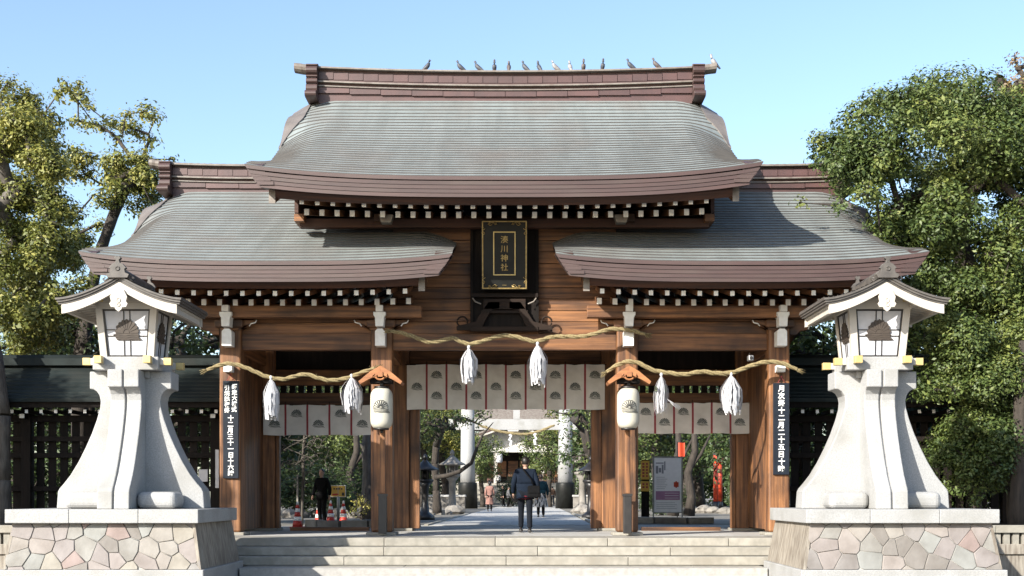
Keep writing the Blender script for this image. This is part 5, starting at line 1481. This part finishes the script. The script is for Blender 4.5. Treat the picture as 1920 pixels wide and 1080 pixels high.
# white torii over the path
Yt = 88; xa, xb = PX(877,Yt), PX(1060,Yt); c = (xa+xb)/2
t = thing('white_torii', 'large white torii with black pillar bases spanning the path', 'torii', (c, Yt, 0))
for x in (xa, xb):
    m = MB(); m.lathe([(.49, 1.70), (.47, 3.5), (.42, 7.6)], x-c, 0, 28); p_ = part('pillar', m, M['granite'], t)
    m = MB(); m.lathe([(.66, 0), (.62, 1.6), (.60, 1.72)], x-c, 0, 28); part('black_base', m, M['lacquer'], p_)
m = MB(); torii_beams(m, 5.3, 7.55, .6, .45, .22); torii_beams(m, 5.5, 8.003, .8, .28, .22); part('top_beam', m, M['granite'], t)
m = MB(); m.box(-4.5, 4.5, -.16, .16, PZ(806,Yt), PZ(786,Yt)); part('tie_beam', m, M['granite'], t)
m = MB(); m.box(-.22, .22, -.18, .18, PZ(786,Yt), 7.54); part('strut', m, M['granite'], t)
rope('straw rope sagging between the pillars of the white torii', [P(898,797,Yt-.7), P(925,806,Yt-.7), P(955,812,Yt-.7), P(985,814,Yt-.7), P(1010,809,Yt-.7), P(1040,797,Yt-.7)], .09, (0,0))
bpy.data.objects[-1] if False else None
t = thing('paper_streamer', 'zigzag white paper streamer hanging from the torii rope above the path', 'paper streamer', tuple(P(957,813,Yt-.75)))
m = MB(); pts = [(0,0),(-.14,-.10),(-.02,-.16),(-.16,-.42),(-.02,-.50),(-.10,-.80),(.06,-.80),(.12,-.46),(-.02,-.40),(.12,-.12)]
m.prism(pts, 'y', -.01, .01); part('paper', m, M['paper'], t)
t = thing('paper_streamer', 'folded white paper streamer hanging right of the middle of the torii rope', 'paper streamer', tuple(P(1003,811,Yt-.75)))
m = MB(); m.prism([(-x, z) for x, z in pts], 'y', -.01, .01); part('paper', m, M['paper'], t)

# bronze and stone garden lanterns flanking the path
def toro(px, Y, label, mm, s=1.0):
    t = thing('garden_lantern', label, 'garden lantern', (PX(px,Y), Y, 0))
    t.scale = (s,s,s)
    m = MB(); m.lathe([(.34,0),(.34,.12),(.25,.2),(.15,.28),(.12,.7),(.13,1.15),(.24,1.3)], 0,0,6); part('pedestal', m, mm, t)
    m = MB(); m.lathe([(.24,1.30),(.30,1.36),(.30,1.42),(.2,1.43)], 0,0,6); part('shelf', m, mm, t)
    m = MB()
    for k in range(6): a = k*PI/3; m.cbox(.19*math.cos(a), .19*math.sin(a), 1.58, .05, .05, .30)
    m.lathe([(.15,1.43),(.15,1.73)],0,0,6); part('fire_box', m, mm, t)
    m = MB(); m.lathe([(.18,1.73),(.50,1.76),(.47,1.80),(.28,1.90),(.12,2.05),(.05,2.12)],0,0,6); part('roof', m, mm, t)
    m = MB(); m.lathe([(.04,2.10),(.09,2.18),(.07,2.25),(.01,2.33)],0,0,10); part('finial', m, mm, t)
toro(797, 47, 'dark bronze lantern left of the path beside the gate jamb', M['black_metal'])
toro(1108, 49, 'dark bronze lantern right of the path beside the gate jamb', M['black_metal'])
toro(848, 66, 'pale stone lantern behind the gnarled tree', M['rock'], 1.35)
toro(1092, 72, 'grey stone lantern behind the right torii pillar', M['rock'], 1.5)
# low stone walls
for xx0, xx1, Yw, lb in ((796, 872, 72, 'low stone wall left of the left torii pillar'), (1075, 1140, 80, 'low stone wall right of the right torii pillar')):
    t = thing('stone_wall', lb, 'wall', (PX(xx0,Yw), Yw, 0)); W = PX(xx1,Yw)-PX(xx0,Yw)
    m = MB(); m.box(0, W, 0, .4, 0, .78); part('wall_body', m, M['rock'], t, bevel=.02)
    m = MB(); m.box(-.05, W+.05, -.06, .46, .783, .90); part('coping', m, M['pave'], t, bevel=.02)

# far hall on its stone terrace
Yh = 134; hx = PX(962, Yh)
t = thing('worship_hall', 'distant shrine hall with sweeping white roof over pale timber and white pillars', 'hall', (hx, Yh, 0))
fz = PZ(906, Yh)
for k in range(10):
    m = MB(); m.box(-9, 9, -8+.75*k, 6, fz*k/10, fz*(k+1)/10); part('step', m, M['step'], t)
for px in (895, 929, 1017, 1048):
    m = MB(); x = PX(px, Yh)-hx; m.box(x-.17, x+.17, -.2, .2, fz, PZ(848,Yh)); part('pillar', m, M['plaster'], t)
z_ = PZ(848, Yh)
m = MB(); m.box(-5.6, 5.6, -.35, .35, z_, z_+.42); part('beam', m, M['cloth'], t)
m = MB(); m.box(-6, 6, 2.8, 3.2, fz, z_+1.2); part('back_wall', m, M['wood_dark'], t)
for k in range(9):
    m = MB(); x = -4.8+1.2*k; m.box(x-.5, x+.5, 2.74, 2.8, fz+.7, fz+2.3); part('lattice_panel', m, M['wood_h'], t)
m = MB(); m.prism([(-6, z_+.42), (6, z_+.42), (2.6, z_+1.75), (0, z_+2.3), (-2.6, z_+1.75)], 'y', .1, .4); part('gable_board', m, M['cloth'], t)
def hp(x): return z_ + .75 + 2.0*max(0, 1-abs(x)/6.6)**1.5
for dz, w, mm, nm in ((0, 6.6, M['plaster'], 'eave_underside'), (.16, 6.7, M['copper_eave'], 'eave_layer'), (.34, 6.8, M['copper_pale'], 'roof')):
    m = MB(); m.loft([[(x, -1.8, hp(x)+dz), (x, -1.8, hp(x)+dz+.17), (x, 6, hp(x)+dz+.17), (x, 6, hp(x)+dz)] for x in np.linspace(-w, w, 31)], 0, False, True); part(nm, m, mm, t)
m = MB(); m.loft([[(x, 1.0, hp(x)*0+z_+2.4+1.2*0), (x, 3.8, z_+4.6), (x, 6.5, z_+2.4)] for x in (-8, 8)], 0, False, False, False); part('upper_roof', m, M['copper_pale'], t)
m = MB(); m.prism([(-.5, z_+2.0), (.5, z_+2.0), (.75, z_+2.6), (.3, z_+3.2), (-.3, z_+3.2), (-.75, z_+2.6)], 'y', -2.0, -1.82); part('ridge_ornament', m, M['plaster'], t)
for px, lb in ((905, 'white paper lantern hanging under the far hall eave, left of two'), (936, 'white paper lantern hanging under the far hall eave, right of two')):
    l = thing('hall_lantern', lb, 'paper lantern', (PX(px,Yh-1), Yh-1, PZ(868,Yh-1)))
    m = MB(); m.lathe([(.2,0),(.33,.12),(.34,.5),(.33,.8),(.2,.95)],0,0,14); part('shade', m, M['paper'], l)
t = thing('railing', 'dark red railing along the hall terrace, right of the walking couple', 'railing', (PX(1010,128), 128, PZ(906,128)+0))
for k in range(12):
    m = MB(); m.box(k*.28, k*.28+.06, 0, .06, 0, .9); part('baluster', m, M['wood_h'], t)
for z in (.25, .6, .9):
    m = MB(); m.box(-.05, 3.2, .062, .12, z-.05, z+.02); part('rail', m, M['wood_h'], t)
t.location.z = fz
t.location.y = Yh-.5

# ---------------------------------------------------------------- people
def skin(verts, edges, rad, sub=2):
    me = bpy.data.meshes.new('skin_tmp'); me.from_pydata(verts, edges, []); o = bpy.data.objects.new('skin_tmp', me); col.objects.link(o)
    md = o.modifiers.new('s', 'SKIN'); 
    for i, r in enumerate(rad):
        sv_ = me.skin_vertices[0].data[i]; sv_.radius = (r, r) if not hasattr(r, '__len__') else r
    me.skin_vertices[0].data[0].use_root = True
    ss = o.modifiers.new('u', 'SUBSURF'); ss.levels = ss.render_levels = sub
    dg = bpy.context.evaluated_depsgraph_get(); dg.update()
    r_ = bpy.data.meshes.new_from_object(o.evaluated_get(dg)); bpy.data.objects.remove(o); bpy.data.meshes.remove(me)
    V = [tuple(v.co) for v in r_.vertices]; Fc = [tuple(p.vertices) for p in r_.polygons]; bpy.data.meshes.remove(r_)
    return V, Fc
def head(m, c, s, mi, hair_mb=None, long=0, cap=False):
    x0, y0, z0 = c
    prof = [(-.118,.03),(-.10,.055),(-.06,.068),(0,.078),(.05,.077),(.09,.06),(.112,.03),(.118,.004)]
    m.loft([[(x0+r*s*.98*math.cos(a), y0+(r*1.16*math.sin(a)+(.018 if z < -.05 else 0)*max(0,math.sin(a)))*s, z0+z*s) for a in np.linspace(0,2*PI,17)[:-1]] for z, r in prof], mi)
    m.loft([[(x0+.014*s*math.cos(a)*q, y0+(.085+d)*s, z0+(zz+.012*math.sin(a)*q)*s) for a in np.linspace(0,2*PI,7)[:-1]] for d, q, zz in ((0,1,0),(.02,.7,-.018),(.028,.1,-.022))], mi)
    for sg in (-1,1): m.loft([[(x0+sg*(.075+.012*k)*s, y0+(.02*math.cos(a)-.005)*s, z0+(.028*math.sin(a)-.005)*s) for a in np.linspace(0,2*PI,9)[:-1]] for k in (0,1)], mi)
    if hair_mb is not None:
        pr = [(-.07-long*.5,.045),(-.05,.070),(0,.086),(.05,.086),(.09,.070),(.12,.035),(.128,.004)]
        hair_mb.loft([[(x0+r*s*math.cos(a), y0-.014*s+(r*1.12*math.sin(a) if math.sin(a) < 0 or z > .045 else r*.35*math.sin(a))*s, z0+z*s) for a in np.linspace(0,2*PI,17)[:-1]] for z, r in pr], 0)
def hand(m, w, d, mi, sg):
    """palm and five bent fingers hanging from wrist w along direction d"""
    w = Vector(w); d = Vector(d).normalized(); sd = Vector((0,1,0)); 
    m.tube([w, w+d*.05, w+d*.09], [.022,.034,.030], 8, mi)
    for k, (off, ln) in enumerate(((-.027,.060),(-.009,.072),(.010,.068),(.028,.052))):
        p = w+d*.085+sd*off; m.tube([p, p+d*ln*.5+Vector((-sg*.006,0,0)), p+d*ln*.9+Vector((-sg*.022,0,0))], [.0085,.008,.006], 6, mi)
    p = w+d*.02-sd*.0+sd*.028; m.tube([p, p+d*.03+sd*.022, p+d*.06+sd*.026], [.011,.010,.007], 6, mi)
def person(label, loc, H, rz=0, stride=.16, top=None, bottom=None, shoes=None, hairm=None, skirt=None, coat_len=None, long=0, bulk=1.0, arm=.10, group=None, child=None, sit=False):
    t = thing('person', label, 'person', loc, rz, group); k = H/1.72
    def S(p): return tuple(a*k for a in p)
    hipz, kz = .92, .50
    fl, fr = stride, -stride      # left foot forward
    J = {'pel':(0,0,.95),'sp':(0,.0,1.12),'ch':(0,.015,1.32),'nk':(0,.02,1.47),'hd':(0,.035,1.54)}
    def arms(sw): 
        o = {}
        for n, sg, a in (('l',-1,-sw),('r',1,sw)):
            o['sh'+n]=(sg*.17*bulk,.0,1.40); o['el'+n]=(sg*(.235*bulk),a*.5-.02,1.13); o['wr'+n]=(sg*.24*bulk,a+.06,.90)
        return o
    def legs():
        o = {}
        for n, sg, f in (('l',-1,fl),('r',1,fr)):
            o['hp'+n]=(sg*.09,0,.90); o['kn'+n]=(sg*.095,f*.55+.04,.50); o['an'+n]=(sg*.10,f-.03,.09); o['to'+n]=(sg*.11,f+.12,.035)
        return o
    A, Lg = arms(arm), legs(); J.update(A); J.update(Lg)
    def build(names, edges, rad, sub=2):
        idx = {n:i for i,n in enumerate(names)}
        return skin([S(J[n]) for n in names], [(idx[a],idx[b]) for a,b in edges], [tuple(q*k for q in (r if hasattr(r,'__len__') else (r,r))) for r in rad], sub)
    body = MB()
    V, Fc = build(['pel','sp','ch','nk','hd','shl','ell','wrl','shr','elr','wrr','hpl','knl','anl','hpr','knr','anr'],
        [('pel','sp'),('sp','ch'),('ch','nk'),('nk','hd'),('ch','shl'),('shl','ell'),('ell','wrl'),('ch','shr'),('shr','elr'),('elr','wrr'),('pel','hpl'),('hpl','knl'),('knl','anl'),('pel','hpr'),('hpr','knr'),('knr','anr')],
        [(.13,.09),(.12,.085),(.14,.10),.05,.05,.055,.04,.028,.055,.04,.028,.08,.055,.036,.08,.055,.036])
    body.add(V, Fc, 0, True)
    hair = MB(); head(body, S((0,.045,1.625)), k, 0, hair, long)
    for n, sg in (('l',-1),('r',1)): hand(body, Vector(S(J['wr'+n])), Vector(S(J['wr'+n]))-Vector(S(J['el'+n])), 0, sg)
    bo = part('body', body, M['skin'], t)
    part('hair', hair, hairm or M['hair'], bo)
    if not skirt or True:
        V, Fc = build(['pel','hpl','knl','anl','hpr','knr','anr'], [('pel','hpl'),('hpl','knl'),('knl','anl'),('pel','hpr'),('hpr','knr'),('knr','anr')], [(.155,.115),.102,.075,.062,.102,.075,.062])
        m = MB(); m.add(V, Fc, 0, True); part('trousers' if not skirt else 'leggings', m, bottom, t)
    J['hem'] = (0,-.005,.86)
    V, Fc = build(['pel','hem','sp','ch','nk','shl','ell','wrl','shr','elr','wrr'], [('pel','hem'),('pel','sp'),('sp','ch'),('ch','nk'),('ch','shl'),('shl','ell'),('ell','wrl'),('ch','shr'),('shr','elr'),('elr','wrr')],
        [(.185*bulk,.135),(.185*bulk,.14),(.175*bulk,.13),(.19*bulk,.135),.07,(.085,.085),.068,.052,(.085,.085),.068,.052])
    m = MB(); m.add(V, Fc, 0, True); jk = part('jacket', m, top, t)
    if coat_len or skirt:
        ztop = .98; zb = coat_len or .42; r0, r1 = .165*bulk, (.24 if coat_len else .30)
        rings = []
        for i in range(8):
            u = i/7; z = ztop+(zb-ztop)*u; r = r0+(r1-r0)*u
            rings.append([S((r*(1+.06*u*math.sin(a*7))*math.cos(a), r*.82*(1+.06*u*math.sin(a*7))*math.sin(a), z)) for a in np.linspace(0,2*PI,29)[:-1]])
        m = MB(); m.loft(rings, 0, True, False); part('coat_skirt' if coat_len else 'skirt', m, top if coat_len else skirt, t)
    for n in 'lr':
        a = Vector(S(J['an'+n])); m = MB()
        rings = []
        for y, w, h in ((-.09,.030,.05),(-.06,.042,.10),(0,.045,.11),(.07,.046,.07),(.13,.045,.05),(.165,.025,.03)):
            rings.append([(a.x+w*k*math.cos(q), a.y+y*k, max(0.0, h*k*.5+h*k*.5*math.sin(q))) for q in np.linspace(0,2*PI,13)[:-1]])
        m.loft(rings, 0); part('shoe', m, shoes or M['black_metal'], t)
    return t
C = cloth
navy = C('navy_jacket', (.011,.019,.036)); jeans = C('dark_jeans', (.010,.013,.020)); black = C('black_cloth', (.007,.007,.008)); pink = C('dusty_pink_coat', (.42,.23,.19)); teal = C('teal_knit', (.02,.065,.085)); zebra = mat('black_and_white_patterned_skirt', (.55,.53,.50), (.03,.03,.03), 7, .8, stretch=(3,3,.7), lo=.48, hi=.52)
white_cloth = C('white_cloth', (.6,.58,.55)); brown = C('brown_cloth', (.20,.12,.08)); grey = C('grey_cloth', (.16,.16,.17)); brownhair = mat('brown_hair', (.08,.045,.03), None, 12, .5)
Ym = 30.4
man = person('man in a dark blue jacket and jeans walking away through the gate', (PX(985,Ym), Ym, 0.012), 1.70, 0, .15, navy, jeans, None, bulk=1.16, arm=-.10)
m = MB()
m.loft([[(r*math.cos(a)*1.0, r*.8*math.sin(a), z) for a in np.linspace(0,2*PI,25)[:-1]] for z, r in ((.765,.172),(.84,.178))], 0, True, False)
part('shirt_hem', m, cloth('red_check_shirt', (.16,.02,.03)), man)
bag = thing('shoulder_bag', 'black shoulder bag slung across the back of the man in the gate', 'bag', (PX(985,Ym)+.20, Ym-.10, .93))
m = MB(); m.box(-.15,.13,-.14,.0,-.13,.15); part('bag_body', m, black, bag, bevel=.04)
m = MB(); m.box(-.14,.12,-.155,-.14,-.02,.14); part('flap', m, black, bag, bevel=.006)
m = MB(); pa = [(.0,-.09,.12),(-.08,-.10,.30),(-.18,-.10,.42),(-.27,-.075,.54),(-.305,.0,.575),(-.30,.10,.55),(-.2,.18,.42),(-.05,.22,.2),(.1,.18,.05)]
m.tube(pa, .017, 6); part('strap', m, black, bag)
Yc = 52
person('person in a teal sweater and black-and-white patterned skirt walking beyond the man', (PX(1014,Yc), Yc, 0), 1.66, 0, .12, teal, black, None, brownhair, skirt=zebra, bulk=1.15)
Yw = 72
person('woman in a dusty pink coat with long dark hair walking towards the hall', (PX(918,Yw), Yw, 0), 1.60, 0, .10, pink, black, None, None, coat_len=.42, long=.25)
person('person with a pale backpack standing before the hall steps, right of the couple', (PX(1036,110), 110, 0), 1.62, 0, .08, brown, grey)
person('dark-clothed person standing in the shade of the left passage', (PX(604,39.5), 39.5, 0), 1.62, R(160), .05, black, black)
person('person in black beside the pushchair group, left of the couple', (PX(944,100), 100, 0), 1.58, R(80), .06, black, black)
person('person in a grey top bending beside the pushchair before the hall steps', (PX(953,98), 98, 0), 1.50, R(-80), .08, grey, black)
person('person in white walking up on the hall terrace, left of two', (PX(918.5,131), 131, fz*.62), 1.6, 0, .08, pink, white_cloth)
person('person in white on the hall terrace beside the first, right of two', (PX(934,131.5), 131.5, fz*.7), 1.6, 0, .08, white_cloth, black)
t = thing('pushchair', 'dark pushchair standing before the hall steps', 'pushchair', (PX(966,98), 98, 0))
m = MB(); m.loft([[(x, -.22, z), (x, .22, z), (x2, .22, z2), (x2, -.22, z2)] for x, z, x2, z2 in ((-.3,.45,-.35,.95),(0,.35,-.1,.98),(.25,.45,.1,.85))], 0); part('seat', m, black, t, bevel=.02)
m = MB()
for s in (-.22,.22): m.tube([(-.6,s,1.02),(-.35,s,.75),(.3,s,.1)], .015, 5); m.tube([(-.35,s,.1),(.1,s,.55)], .015, 5)
m.tube([(-.6,-.22,1.02),(-.6,.22,1.02)], .015, 5); part('frame', m, M['black_metal'], t)
for x in (-.35,.3):
    for s in (-.24,.24):
        m = MB(); m.tube([(x,s-.02,.11),(x,s+.02,.11)], .11, 12); part('wheel', m, M['black_metal'], t)
print('objects', len(bpy.data.objects))
